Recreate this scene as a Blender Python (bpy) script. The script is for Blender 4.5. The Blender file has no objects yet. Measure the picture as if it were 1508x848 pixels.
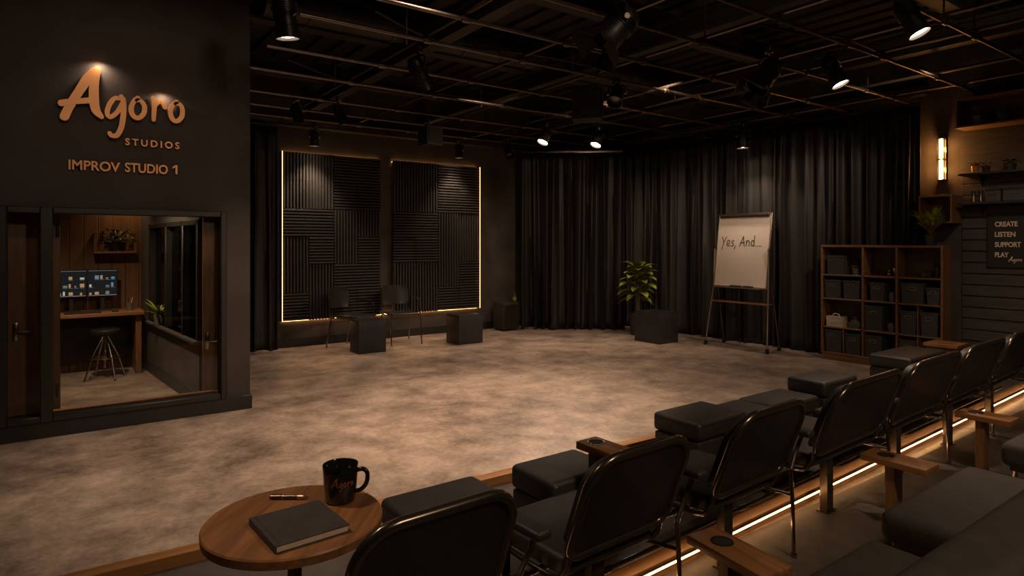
import bpy, bmesh, math, random
from mathutils import Vector, Matrix, Euler
random.seed(7)
PI = math.pi
SC = bpy.context.scene
COL = SC.collection
ORD = ['first', 'second', 'third', 'fourth', 'fifth', 'sixth', 'seventh', 'eighth', 'ninth', 'tenth', 'eleventh', 'twelfth', 'thirteenth']

# ------------------------------------------------------------------ materials
def new_mat(name):
    m = bpy.data.materials.new(name); m.use_nodes = True
    nt = m.node_tree
    return m, nt, nt.nodes['Principled BSDF']

def plain(name, col, rough=.6, metal=0., spec=.5, var=.18, scale=14., bump=0., sheen=0., coat=0.):
    m, nt, b = new_mat(name)
    tc = nt.nodes.new('ShaderNodeTexCoord'); n = nt.nodes.new('ShaderNodeTexNoise')
    n.inputs['Scale'].default_value = scale; n.inputs['Detail'].default_value = 5
    nt.links.new(tc.outputs['Object'], n.inputs['Vector'])
    r = nt.nodes.new('ShaderNodeValToRGB')
    a = [c * (1 - var) for c in col]; c2 = [c * (1 + var) for c in col]
    r.color_ramp.elements[0].color = (*a, 1); r.color_ramp.elements[1].color = (*c2, 1)
    r.color_ramp.elements[0].position = .3; r.color_ramp.elements[1].position = .7
    nt.links.new(n.outputs['Fac'], r.inputs['Fac']); nt.links.new(r.outputs['Color'], b.inputs['Base Color'])
    b.inputs['Roughness'].default_value = rough; b.inputs['Metallic'].default_value = metal
    b.inputs['Specular IOR Level'].default_value = spec
    if sheen: b.inputs['Sheen Weight'].default_value = sheen
    if coat: b.inputs['Coat Weight'].default_value = coat
    if bump:
        n2 = nt.nodes.new('ShaderNodeTexNoise'); n2.inputs['Scale'].default_value = scale * 12; n2.inputs['Detail'].default_value = 3
        nt.links.new(tc.outputs['Object'], n2.inputs['Vector'])
        bp = nt.nodes.new('ShaderNodeBump'); bp.inputs['Strength'].default_value = bump; bp.inputs['Distance'].default_value = .01
        nt.links.new(n2.outputs['Fac'], bp.inputs['Height']); nt.links.new(bp.outputs['Normal'], b.inputs['Normal'])
    return m

def wood(name, dark, light, axis='X', rough=.45, scale=1.):
    m, nt, b = new_mat(name)
    tc = nt.nodes.new('ShaderNodeTexCoord'); mp = nt.nodes.new('ShaderNodeMapping')
    s = {'X': (1.2, 14, 14), 'Y': (14, 1.2, 14), 'Z': (14, 14, 1.2)}[axis]
    mp.inputs['Scale'].default_value = tuple(k * scale for k in s)
    nt.links.new(tc.outputs['Object'], mp.inputs['Vector'])
    n = nt.nodes.new('ShaderNodeTexNoise'); n.inputs['Scale'].default_value = 2.2; n.inputs['Detail'].default_value = 7; n.inputs['Distortion'].default_value = .9
    nt.links.new(mp.outputs['Vector'], n.inputs['Vector'])
    r = nt.nodes.new('ShaderNodeValToRGB')
    r.color_ramp.elements[0].color = (*dark, 1); r.color_ramp.elements[1].color = (*light, 1)
    r.color_ramp.elements[0].position = .2; r.color_ramp.elements[1].position = .76
    nt.links.new(n.outputs['Fac'], r.inputs['Fac']); nt.links.new(r.outputs['Color'], b.inputs['Base Color'])
    b.inputs['Roughness'].default_value = rough
    bp = nt.nodes.new('ShaderNodeBump'); bp.inputs['Strength'].default_value = .12; bp.inputs['Distance'].default_value = .004
    nt.links.new(n.outputs['Fac'], bp.inputs['Height']); nt.links.new(bp.outputs['Normal'], b.inputs['Normal'])
    return m

def concrete(name, c1, c2, c3, rough=(.26, .46), scale=1.):
    m, nt, b = new_mat(name)
    tc = nt.nodes.new('ShaderNodeTexCoord')
    def noise(sc, det, dist):
        n = nt.nodes.new('ShaderNodeTexNoise'); n.inputs['Scale'].default_value = sc * scale; n.inputs['Detail'].default_value = det
        n.inputs['Roughness'].default_value = .68; n.inputs['Distortion'].default_value = dist
        nt.links.new(tc.outputs['Object'], n.inputs['Vector']); return n
    n1 = noise(.8, 12, .15); n2 = noise(2.9, 14, .25); n3 = noise(26, 8, .1)
    mx = nt.nodes.new('ShaderNodeMix'); mx.data_type = 'FLOAT'; mx.inputs[0].default_value = .5
    nt.links.new(n1.outputs['Fac'], mx.inputs[2]); nt.links.new(n2.outputs['Fac'], mx.inputs[3])
    mx2 = nt.nodes.new('ShaderNodeMix'); mx2.data_type = 'FLOAT'; mx2.inputs[0].default_value = .2
    nt.links.new(mx.outputs[0], mx2.inputs[2]); nt.links.new(n3.outputs['Fac'], mx2.inputs[3])
    r = nt.nodes.new('ShaderNodeValToRGB')
    e = r.color_ramp.elements; e[0].position = .41; e[0].color = (*c1, 1); e[1].position = .59; e[1].color = (*c3, 1)
    k = e.new(.5); k.color = (*c2, 1)
    nt.links.new(mx2.outputs[0], r.inputs['Fac']); nt.links.new(r.outputs['Color'], b.inputs['Base Color'])
    mr = nt.nodes.new('ShaderNodeMapRange'); mr.inputs['From Min'].default_value = .35; mr.inputs['From Max'].default_value = .65
    mr.inputs['To Min'].default_value = rough[1]; mr.inputs['To Max'].default_value = rough[0]
    nt.links.new(mx.outputs[0], mr.inputs['Value']); nt.links.new(mr.outputs['Result'], b.inputs['Roughness'])
    bp = nt.nodes.new('ShaderNodeBump'); bp.inputs['Strength'].default_value = .08; bp.inputs['Distance'].default_value = .01
    nt.links.new(mx2.outputs[0], bp.inputs['Height']); nt.links.new(bp.outputs['Normal'], b.inputs['Normal'])
    return m

def emit(name, col, strength):
    m, nt, b = new_mat(name)
    b.inputs['Base Color'].default_value = (*[c * .5 for c in col], 1)
    b.inputs['Emission Color'].default_value = (*col, 1); b.inputs['Emission Strength'].default_value = strength
    n = nt.nodes.new('ShaderNodeTexNoise'); n.inputs['Scale'].default_value = 30
    mr = nt.nodes.new('ShaderNodeMapRange'); mr.inputs['To Min'].default_value = .35; mr.inputs['To Max'].default_value = .45
    nt.links.new(n.outputs['Fac'], mr.inputs['Value']); nt.links.new(mr.outputs['Result'], b.inputs['Roughness'])
    return m

def glass_mat(name, tint=(.9, .92, .92), refl=1.):
    m, nt, b = new_mat(name)
    out = nt.nodes['Material Output']; nt.nodes.remove(b)
    tr = nt.nodes.new('ShaderNodeBsdfTransparent'); tr.inputs['Color'].default_value = (*tint, 1)
    gl = nt.nodes.new('ShaderNodeBsdfGlossy'); gl.inputs['Roughness'].default_value = .02
    fr = nt.nodes.new('ShaderNodeFresnel'); fr.inputs['IOR'].default_value = 1.35
    mx = nt.nodes.new('ShaderNodeMixShader')
    nt.links.new(fr.outputs['Fac'], mx.inputs['Fac']); nt.links.new(tr.outputs['BSDF'], mx.inputs[1]); nt.links.new(gl.outputs['BSDF'], mx.inputs[2])
    nt.links.new(mx.outputs['Shader'], out.inputs['Surface'])
    return m

M = dict(
    concrete=concrete('polished_concrete', (.105, .078, .060), (.27, .208, .163), (.46, .365, .292)),
    walkway=concrete('grey_stone_floor', (.066, .051, .041), (.098, .077, .062), (.13, .104, .085), rough=(.5, .7)),
    carpet=plain('platform_vinyl', (.075, .062, .053), .6, bump=.2),
    wall=plain('charcoal_paint', (.040, .033, .028), .8, bump=.15, scale=3),
    plaster=plain('dark_plaster', (.062, .052, .044), .85, bump=.3, scale=2.5, var=.3),
    black=plain('black_paint', (.016, .0145, .013), .7),
    deck=plain('dark_ceiling_deck', (.022, .018, .015), .85, var=.5, scale=2),
    beam=plain('dark_beam_paint', (.03, .024, .019), .6, var=.4, scale=4),
    frame=plain('black_frame_paint', (.015, .014, .013), .5),
    pipe=plain('black_steel_pipe', (.15, .115, .09), .36, .9),
    blackmetal=plain('black_lacquered_metal', (.14, .115, .092), .24, .85, var=.1),
    chrome=plain('smoked_chrome', (.30, .25, .21), .2, 1., var=.05),
    silver=plain('brushed_silver', (.58, .49, .40), .32, 1., var=.05),
    can=plain('black_lamp_housing', (.016, .014, .012), .42, .3),
    velvet=plain('black_drape_cloth', (.0145, .013, .0118), .52, spec=.55, bump=.05, scale=20),
    vinyl=plain('black_vinyl', (.017, .0155, .0145), .36, bump=.06, scale=10),
    uphol=plain('charcoal_upholstery', (.029, .0255, .0235), .52, bump=.15, scale=12),
    seat=plain('dark_seat_fabric', (.046, .039, .034), .75, bump=.25, scale=14),
    cube=plain('black_matte_box', (.021, .021, .022), .45),
    foam=plain('black_acoustic_foam', (.030, .0265, .0235), .7, bump=.25, scale=9),
    copper=plain('copper_letter_metal', (.66, .31, .11), .42, .3, var=.1, scale=5),
    copperprint=plain('copper_print', (.48, .20, .06), .5, .2),
    walnut=wood('walnut_along_x', (.13, .052, .017), (.36, .160, .056), 'X'),
    walnuty=wood('walnut_along_y', (.13, .052, .017), (.36, .160, .056), 'Y'),
    walnutz=wood('walnut_along_z', (.09, .038, .014), (.25, .115, .043), 'Z'),
    booth=wood('booth_wall_wood', (.10, .042, .016), (.22, .10, .04), 'Z', .55),
    shelfw=wood('bookcase_wood', (.12, .055, .022), (.27, .13, .053), 'Y', .5),
    shadewood=wood('shaded_back_panel', (.028, .013, .006), (.06, .028, .012), 'Y', .6),  # bookcase back darkened to paint in the shade of the compartments
    oak=wood('honey_wood_edge', (.30, .135, .04), (.50, .24, .08), 'X', .4),
    slat=wood('grey_stained_planks', (.03, .027, .024), (.075, .066, .058), 'Y', .55),
    binm=plain('dark_grey_bin_fabric', (.052, .052, .055), .7, bump=.3, scale=16),
    white=plain('white_board_enamel', (.74, .66, .58), .35, var=.02),
    paper=plain('cream_paper', (.62, .52, .42), .8, var=.08, scale=60),
    ink=plain('black_marker_ink', (.02, .018, .018), .5),
    letter=plain('cream_sign_letter', (.75, .60, .46), .5, var=.03),
    cover=plain('charcoal_book_cover', (.050, .043, .040), .55, bump=.2, scale=15),
    ceramic=plain('black_glazed_ceramic', (.012, .011, .010), .14, var=.05, coat=.5),
    leaf=plain('green_leaf', (.20, .235, .03), .30, var=.5, scale=9),
    leafd=plain('deep_green_leaf', (.05, .085, .02), .42, var=.5, scale=12),
    stem=plain('brown_plant_stem', (.10, .06, .025), .7),
    soil=plain('potting_soil', (.02, .013, .009), .95, bump=.5),
    pot=plain('black_plant_pot', (.02, .019, .018), .5),
    potg=plain('grey_cement_pot', (.12, .10, .085), .8, bump=.2),
    bag=plain('smoky_plastic_bag', (.10, .095, .095), .25),
    glass=glass_mat('window_glass'),
    bottle=plain('dark_green_bottle', (.03, .05, .012), .15),
    screen=emit('monitor_screen_dark', (.006, .008, .010), 1.),
    ui_blue=emit('monitor_blue', (.20, .40, .65), .45), ui_warm=emit('monitor_warm', (.85, .50, .26), .35),
    ui_grey=emit('monitor_grey', (.42, .48, .54), .22), ui_pale=emit('monitor_pale', (.85, .85, .82), .4),
    led=emit('warm_led', (1., .50, .19), 4.5), ledfloor=emit('warm_step_led', (1., .52, .20), 13.),
    ledback=emit('warm_led_wash', (1., .47, .17), 11.),
    sconce=emit('sconce_tube_glow', (1., .47, .14), 16.), lens=emit('lit_lamp_lens', (1., .78, .55), 30.),
    lensoff=plain('dark_lamp_lens', (.09, .085, .08), .12, .3),
)
WARM = (1., .71, .51)

# ------------------------------------------------------------------ mesh builder
class MB:
    def __init__(s): s.bm = bmesh.new(); s.mi = 0
    def _app(s, tmp, mat=None):
        if mat is not None: bmesh.ops.transform(tmp, matrix=mat, verts=tmp.verts)
        vm = {v: s.bm.verts.new(v.co) for v in tmp.verts}
        for f in tmp.faces:
            try:
                nf = s.bm.faces.new([vm[v] for v in f.verts]); nf.material_index = s.mi
            except ValueError: pass
        tmp.free()
    def box(s, x0, x1, y0, y1, z0, z1, r=0., seg=2, mat=None):
        t = bmesh.new(); bmesh.ops.create_cube(t, size=1)
        for v in t.verts:
            v.co = ((x0 + x1) / 2 + v.co.x * (x1 - x0), (y0 + y1) / 2 + v.co.y * (y1 - y0), (z0 + z1) / 2 + v.co.z * (z1 - z0))
        if r: bmesh.ops.bevel(t, geom=list(t.edges), offset=r, segments=seg, profile=.5, affect='EDGES', clamp_overlap=True)
        s._app(t, mat); return s
    def cyl(s, p0, p1, r0, r1=None, n=20, cap=True):
        p0, p1 = Vector(p0), Vector(p1); r1 = r0 if r1 is None else r1
        d = p1 - p0; t = bmesh.new()
        bmesh.ops.create_cone(t, cap_ends=cap, segments=n, radius1=r0, radius2=r1, depth=d.length)
        q = Vector((0, 0, 1)).rotation_difference(d.normalized())
        s._app(t, Matrix.Translation((p0 + p1) / 2) @ q.to_matrix().to_4x4()); return s
    def tube(s, pts, r, n=10, closed=False):
        pts = [Vector(p) for p in pts]; k = len(pts); rings = []
        up = None
        for i, p in enumerate(pts):
            a = pts[i - 1] if (i or closed) else p; b = pts[(i + 1) % k] if (i < k - 1 or closed) else p
            t = (b - a).normalized()
            if up is None:
                up = Vector((0, 0, 1)) if abs(t.z) < .9 else Vector((1, 0, 0))
            sx = t.cross(up).normalized(); up = sx.cross(t).normalized()
            rr = r[i] if isinstance(r, (list, tuple)) else r
            rings.append([s.bm.verts.new(p + (sx * math.cos(2 * PI * j / n) + up * math.sin(2 * PI * j / n)) * rr) for j in range(n)])
        for i in range(k if closed else k - 1):
            A, B = rings[i], rings[(i + 1) % k]
            off = 0
            if closed and i == k - 1:
                off = min(range(n), key=lambda o: (A[0].co - B[o].co).length)
            for j in range(n):
                f = s.bm.faces.new((A[j], A[(j + 1) % n], B[(j + 1 + off) % n], B[(j + off) % n])); f.material_index = s.mi
        if not closed:
            for R in (rings[0][::-1], rings[-1]):
                f = s.bm.faces.new(R); f.material_index = s.mi
        return s
    def lathe(s, prof, n=28, c=(0, 0, 0)):
        rings = []
        for r, z in prof:
            if r < 1e-5: rings.append([s.bm.verts.new((c[0], c[1], c[2] + z))])
            else: rings.append([s.bm.verts.new((c[0] + r * math.cos(2 * PI * j / n), c[1] + r * math.sin(2 * PI * j / n), c[2] + z)) for j in range(n)])
        for A, B in zip(rings, rings[1:]):
            for j in range(n):
                k = (j + 1) % n
                if len(A) == 1 and len(B) == 1: continue
                vs = (A[0], B[k], B[j]) if len(A) == 1 else ((A[j], A[k], B[0]) if len(B) == 1 else (A[j], A[k], B[k], B[j]))
                f = s.bm.faces.new(vs); f.material_index = s.mi
        return s
    def prism(s, poly, ext, mat=None):       # poly of (x,y), extruded z 0..ext
        t = bmesh.new()
        a = [t.verts.new((x, y, 0)) for x, y in poly]; b = [t.verts.new((x, y, ext)) for x, y in poly]
        t.faces.new(a[::-1]); t.faces.new(b)
        for i in range(len(poly)): t.faces.new((a[i], a[(i + 1) % len(poly)], b[(i + 1) % len(poly)], b[i]))
        s._app(t, mat); return s
    def quad(s, *p):
        f = s.bm.faces.new([s.bm.verts.new(q) for q in p]); f.material_index = s.mi; return s
    def grid(s, rows):
        V = [[s.bm.verts.new(p) for p in r] for r in rows]
        for i in range(len(V) - 1):
            for j in range(len(V[0]) - 1):
                f = s.bm.faces.new((V[i][j], V[i][j + 1], V[i + 1][j + 1], V[i + 1][j])); f.material_index = s.mi
        return s
    def build(s, name, mats, parent=None, loc=None, rot=None, ang=38, fixn=True):
        if fixn: bmesh.ops.recalc_face_normals(s.bm, faces=s.bm.faces)
        me = bpy.data.meshes.new(name); s.bm.to_mesh(me); s.bm.free()
        for m in (mats if isinstance(mats, (list, tuple)) else [mats]): me.materials.append(M[m] if isinstance(m, str) else m)
        me.shade_smooth(); me.set_sharp_from_angle(angle=math.radians(ang))
        o = bpy.data.objects.new(name, me); COL.objects.link(o)
        if parent: o.parent = parent
        if loc: o.location = loc
        if rot: o.rotation_euler = rot
        return o

def tag(o, label, cat, group=None):
    o['label'] = label; o['category'] = cat
    if group: o['group'] = group
    return o
def thing(name, label, cat, loc=(0, 0, 0), rz=0., group=None):
    o = bpy.data.objects.new(name, None); COL.objects.link(o); o.empty_display_size = .1
    o.location = loc; o.rotation_euler = (0, 0, rz)
    return tag(o, label, cat, group)
def struct(name, mb, mat, label=None):
    o = mb.build(name, mat); o['kind'] = 'structure'
    if label: o['label'] = label
    return o
def clone(root, loc=None, rz=None, label=None):
    r = root.copy(); COL.objects.link(r)
    if loc is not None: r.location = loc
    if rz is not None: r.rotation_euler = (0, 0, rz)
    if label: r['label'] = label
    for ch in list(root.children):
        c = ch.copy(); COL.objects.link(c); c.parent = r
        for g in list(ch.children):
            d = g.copy(); COL.objects.link(d); d.parent = c
    return r
def spot(loc, target, watts, deg, blend=.6, radius=.05, col=WARM, parent=None, name='spot_beam'):
    L = bpy.data.lights.new(name, 'SPOT'); L.energy = watts; L.spot_size = math.radians(deg); L.spot_blend = blend
    L.shadow_soft_size = radius; L.color = col
    o = bpy.data.objects.new(name, L); COL.objects.link(o)
    d = Vector(target) - Vector(loc)
    o.rotation_euler = d.to_track_quat('-Z', 'Y').to_euler(); o.location = loc
    if parent:
        o.parent = parent; o.location = Vector(loc) - parent.location
    return o

def catmull(pts, per=6):
    out = []; n = len(pts)
    P = [Vector((*p, 0)) if len(p) == 2 else Vector(p) for p in pts]
    for i in range(n - 1):
        a, b, c, d = P[max(i - 1, 0)], P[i], P[i + 1], P[min(i + 2, n - 1)]
        for k in range(per):
            t = k / per
            out.append(.5 * ((2 * b) + (c - a) * t + (2 * a - 5 * b + 4 * c - d) * t * t + (3 * b - a - 3 * c + d) * t ** 3))
    out.append(P[-1]); return out
def stroke_mesh(mb, pts, w, depth, fn, smooth=True):
    """brush stroke: ribbon with round ends, width w (number or per-point list), swept to a solid; fn(x, z, d) gives the place"""
    C = catmull(pts) if smooth and len(pts) > 2 else [Vector((*p, 0)) for p in pts]
    n = len(C)
    W = [w] * n if not isinstance(w, (list, tuple)) else [w[0] + (w[-1] - w[0]) * i / (n - 1) if len(w) == 2 else
         w[min(int(i / (n - 1) * (len(w) - 1)), len(w) - 2)] * (1 - (i / (n - 1) * (len(w) - 1)) % 1 if i < n - 1 else 0) +
         w[min(int(i / (n - 1) * (len(w) - 1)) + 1, len(w) - 1)] * ((i / (n - 1) * (len(w) - 1)) % 1 if i < n - 1 else 1) for i in range(n)]
    L, R = [], []
    for i, p in enumerate(C):
        a = C[max(i - 1, 0)]; b = C[min(i + 1, n - 1)]; t = (b - a)
        t = t.normalized() if t.length > 1e-9 else Vector((1, 0, 0)); q = Vector((-t.y, t.x, 0))
        L.append(p + q * W[i] / 2); R.append(p - q * W[i] / 2)
    t0 = (C[1] - C[0]).normalized(); t1 = (C[-1] - C[-2]).normalized()
    def cap(c, t, r):
        q = Vector((-t.y, t.x, 0))
        return [c + (q * -math.cos(a) + t * math.sin(a)) * r for a in [PI * k / 6 for k in range(1, 6)]]
    strip = list(zip(L, R))
    bm = mb.bm
    def pt(p, d): return bm.verts.new(fn(p.x, p.y, d))
    fr = [(pt(l, depth), pt(r, depth)) for l, r in strip]; bk = [(pt(l, 0), pt(r, 0)) for l, r in strip]
    def face(*v):
        try:
            f = bm.faces.new(v); f.material_index = mb.mi
        except ValueError: pass
    for i in range(n - 1):
        face(fr[i][0], fr[i][1], fr[i + 1][1], fr[i + 1][0]); face(bk[i][1], bk[i][0], bk[i + 1][0], bk[i + 1][1])
        face(fr[i][0], fr[i + 1][0], bk[i + 1][0], bk[i][0]); face(fr[i + 1][1], fr[i][1], bk[i][1], bk[i + 1][1])
    for (c, t, r, k, a, b) in ((C[-1], t1, W[-1] / 2, n - 1, 1, 0), (C[0], -t0, W[0] / 2, 0, 0, 1)):
        ring = cap(c, t, r)
        F = [fr[k][a]] + [pt(p, depth) for p in ring] + [fr[k][b]]; B = [bk[k][a]] + [pt(p, 0) for p in ring] + [bk[k][b]]
        face(*F); face(*B[::-1])
        for i in range(len(F) - 1): face(F[i], B[i], B[i + 1], F[i + 1])

def text_mesh(txt, size, ext, space=1., bevel=0.):
    cu = bpy.data.curves.new('lettering', 'FONT'); cu.body = txt; cu.size = size; cu.extrude = ext; cu.space_character = space
    cu.resolution_u = 6; cu.offset = bevel
    o = bpy.data.objects.new('lettering', cu); COL.objects.link(o)
    dg = bpy.context.evaluated_depsgraph_get(); dg.update()
    me = bpy.data.meshes.new_from_object(o.evaluated_get(dg)); bpy.data.objects.remove(o)
    return me
def text_obj(name, txt, size, ext, mat, loc, rot, parent=None, width=None, space=1., weight=0.):
    me = text_mesh(txt, size, ext, space, weight); me.materials.clear(); me.materials.append(M[mat])
    if width:
        xs = [v.co.x for v in me.vertices]; k = width / (max(xs) - min(xs)); x0 = min(xs)
        for v in me.vertices: v.co.x = (v.co.x - x0) * k
    o = bpy.data.objects.new(name, me); COL.objects.link(o); o.location = loc; o.rotation_euler = rot
    if parent: o.parent = parent
    return o

# ------------------------------------------------------------------ the room shell   (X runs along the back wall, Y towards it)
UR, VB, VS = 8.5, 9.25, 6.05          # right wall, acoustic wall, face of the booth wall
m = MB(); m.box(-3.6, 8.7, 1.5, 9.4, -.12, 0); m.box(-3.6, 8.7, -2.2, 1.5, -.12, -.0)
struct('floor', m, 'concrete')
m = MB(); m.box(-3.6, 8.5, -2.2, 1.93, 0, .004); struct('floor_walkway', m, 'walkway')
m = MB(); m.box(-3.6, 8.7, -2.3, 9.4, 4.0, 4.12)
struct('ceiling', m, 'deck')
m = MB(); m.box(1.4, 8.7, VB, VB + .12, 0, 4); struct('wall_back', m, 'plaster')
m = MB(); m.box(UR, UR + .12, 2.92, VB, 0, 4); struct('wall_right', m, 'plaster')
m = MB(); m.box(UR, UR + .12, -2.2, 2.92, 0, 4)
z = .0
for k in range(18):
    m.box(UR - .022, UR, -.6, 2.90, z + .004, z + .124, .004, 1); z += .128
struct('wall_right_planks', m, 'slat')
m = MB(); m.box(-3.6, -3.48, -2.2, VS, 0, 4); struct('wall_left', m, 'wall')
m = MB(); m.box(-3.6, 8.7, -2.32, -2.2, 0, 4); struct('wall_front', m, 'wall')
# booth wall with its openings
m = MB()
m.box(-3.48, -.40, VS, VS + .12, 0, 4); m.box(-.40, 1.2, VS, VS + .12, 1.78, 4); m.box(-.40, 1.2, VS, VS + .12, 0, .12); m.box(1.2, 1.4, VS, VS + .12, 0, 4)
m.box(1.28, 1.4, VS + .12, VB, 0, 4)
struct('wall_booth', m, 'wall')
m = MB(); m.box(-3.4, 1.415, VS - .018, VS - .001, 0, .125, .004, 1); m.box(1.401, 1.416, VS, 8.8, 0, .125, .004, 1)
struct('baseboard_booth', m, 'frame')
m = MB(); m.box(2.4, 8.48, VB - .018, VB - .001, 0, .13, .004, 1); struct('baseboard_back', m, 'frame')
m = MB(); m.box(UR - .045, UR - .024, .2, 2.9, 0, .1, .004, 1); struct('baseboard_right', m, 'frame')
# ledge running above the acoustic wall and the right wall
m = MB(); m.box(1.42, 8.48, VB - .16, VB - .001, 3.17, 3.27); struct('trim_1', m, 'beam')
m = MB(); m.box(UR - .16, UR - .001, 3.25, 9.05, 3.28, 3.38); struct('trim_2', m, 'beam')

# window and door of the booth
m = MB()
for x0, x1, z0, z1 in ((-.40, -.33, .12, 1.78), (-.13, -.05, .12, 1.78), (1.15, 1.2, .12, 1.78), (-.33, -.13, .12, .17), (-.05, 1.15, .12, .17), (-.33, -.13, 1.73, 1.78), (-.05, 1.15, 1.73, 1.78)):
    m.box(x0, x1, VS - .028, VS + .12, z0, z1, .006, 1)
w = struct('window_1', m, 'frame', 'black framed studio window of the sound booth with a narrow sidelight')
g = MB(); g.box(-.05, 1.15, VS + .05, VS + .056, .17, 1.73); g.build('pane', 'glass', w)
g = MB(); g.box(-.33, -.13, VS + .05, VS + .056, .17, 1.73); g.build('pane', 'glass', w)
g = MB(); g.box(-.05, 1.15, VS + .06, VS + .118, .17, .185, .003, 1); g.build('window_sill', 'walnut', w)
# booth interior shell
BV = 8.95
m = MB()
x = -1.6
while x < 1.25:
    m.box(x, min(x + .137, 1.27), BV, BV + .03, 0, 2.4, .004, 1); x += .14
m.box(-1.6, 1.27, BV + .03, BV + .1, 0, 2.4)
struct('wall_booth_rear', m, 'booth')
m = MB(); m.box(-1.7, -1.6, VS + .12, BV, 0, 2.4); struct('wall_booth_left', m, 'booth')
m = MB(); m.box(-1.6, 1.27, VS + .12, BV + .1, 2.4, 2.46); struct('ceiling_booth', m, 'wall')
# booth side wall, slightly turned, with its own inner window
SA, SB = Vector((1.03, 6.36)), Vector((.80, BV))
sd = (SB - SA).normalized(); sl = (SB - SA).length; srz = math.atan2(sd.y, sd.x)
def side_obj(name, mb, mat, kind=True, parent=None):
    o = mb.build(name, mat, parent)
    if not parent:
        o.location = (SA.x, SA.y, 0); o.rotation_euler = (0, 0, srz)
    if kind: o['kind'] = 'structure'
    return o
m = MB(); m.box(0, sl, -.10, 0, 0, .6); m.box(0, sl, -.10, 0, 1.72, 2.4); m.box(2.1, sl, -.1, 0, .6, 1.72); m.box(0, sl, -.16, -.10, 0, 2.4)
side_obj('wall_booth_side', m, 'plaster')
m = MB(); m.box(.0, sl, .001, .016, 0, .12, .003, 1); side_obj('baseboard_booth_side', m, 'frame')
m = MB()
for a in (0.02, .55, 1.26, 2.04): m.box(a, a + .055, -.07, .012, .6, 1.72, .004, 1)
m.box(.02, 2.095, -.07, .012, 1.67, 1.72, .004, 1)
sw = side_obj('window_2', m, 'frame')
m = MB(); m.box(.0, 2.12, -.09, .05, .575, .6, .004, 1); m.build('window_sill', 'plaster', sw)
for a, b in ((.075, .55), (.605, 1.26), (1.315, 2.04)):
    g = MB(); g.box(a, b, -.055, -.05, .6, 1.67); g.build('pane', 'glass', sw)
# narrow timber leaf beside the inner window, and the entrance door behind the sidelight
def lever(parent, x, y, z, s=1):
    h = MB(); h.box(x - .018, x + .018, y - .012, y, z - .075, z + .075, .005, 2); h.cyl((x, y - .01, z), (x, y - .05, z), .009)
    h.tube([(x, y - .05, z), (x + s * .03, y - .056, z), (x + s * .11, y - .05, z)], .009)
    return h.build('door_handle', 'chrome', parent)
d = MB(); d.box(0, .20, 0, .04, .02, 1.95, .004, 1); d = d.build('door_2', 'walnutz', None, (1.035, 6.20, 0)); d['kind'] = 'structure'
lever(d, .035, 0, .62, 1)
d = MB(); d.box(0, .62, 0, .045, .02, 2.0, .004, 1); d = d.build('door_1', 'walnutz', None, (-.62, 6.30, 0), (0, 0, .09)); d['kind'] = 'structure'
lever(d, .33, 0, .80, 1)
for z in (.3, 1.6):
    h = MB(); h.cyl((.60, -.006, z - .05), (.60, -.006, z + .05), .012); h.build('hinge', 'blackmetal', d)

# ------------------------------------------------------------------ ceiling: beams, ducts, pipe grid
BEAMS = [('x', 2.35, .16, 3.62, 3.84), ('x', 4.35, .16, 3.62, 3.84), ('x', 6.3, .16, 3.62, 3.84), ('x', 8.2, .16, 3.62, 3.84),
         ('y', 2.95, .13, 3.40, 3.62), ('y', 4.75, .13, 3.40, 3.62), ('y', 7.0, .13, 3.40, 3.62)]
for k, (ax, c, w, z0, z1) in enumerate(BEAMS):
    m = MB()
    if ax == 'x':
        m.box(-3.4, 8.48, c - w / 2, c + w / 2, z0, z0 + .03); m.box(-3.4, 8.48, c - .015, c + .015, z0 + .03, z1 - .03); m.box(-3.4, 8.48, c - w / 2, c + w / 2, z1 - .03, z1)
    else:
        m.box(c - w / 2, c + w / 2, -2.1, 9.2, z0, z0 + .03); m.box(c - .015, c + .015, -2.1, 9.2, z0 + .03, z1 - .03); m.box(c - w / 2, c + w / 2, -2.1, 9.2, z1 - .03, z1)
    struct('trim_%d' % (k + 3), m, 'beam')
m = MB()
for k in range(52): m.box(-3.4 + k * .27, -3.4 + k * .27 + .16, -2.1, 9.2, 3.955, 4.0)
struct('ceiling_deck_ribs', m, 'deck')
PIPE_V = [2.0, 2.72, 3.42, 4.1, 4.72, 5.64, 6.43, 7.4, 8.1, 8.7]
PIPE_U = [2.5, 3.5, 4.45, 5.5, 6.1, 7.3, 8.0]
nv = len(PIPE_V)
for k, v in enumerate(PIPE_V):
    z = 3.2
    x0 = 1.44 if v > 4.5 else 1.0
    m = MB(); m.cyl((x0, v, z), (8.46, v, z), .017, n=12)
    for u in PIPE_U: m.cyl((u - .035, v, z), (u + .035, v, z), .028, n=12)
    place = ['nearest the acoustic wall'] + [ORD[j] + ' from the acoustic wall' for j in range(1, nv)]
    tag(m.build('lighting_pipe', 'pipe'), 'black steel ceiling grid pipe running left to right, ' + place[nv - 1 - k], 'pipe', 'ceiling grid pipes running left to right')
for k, u in enumerate(PIPE_U):
    z = 3.245
    m = MB(); m.cyl((u, 1.2, z), (u, 9.08, z), .017, n=12)
    for v in (2.0, 3.4, 5.1, 6.9, 8.4): m.cyl((u, v, z), (u, v, 3.62), .007, n=8)
    place = [ORD[j] + ' from the left' for j in range(len(PIPE_U) - 1)] + ['nearest the long right curtain']
    tag(m.build('lighting_pipe', 'pipe'), 'black steel ceiling grid pipe running front to back, ' + place[k], 'pipe', 'ceiling grid pipes running front to back')
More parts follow.
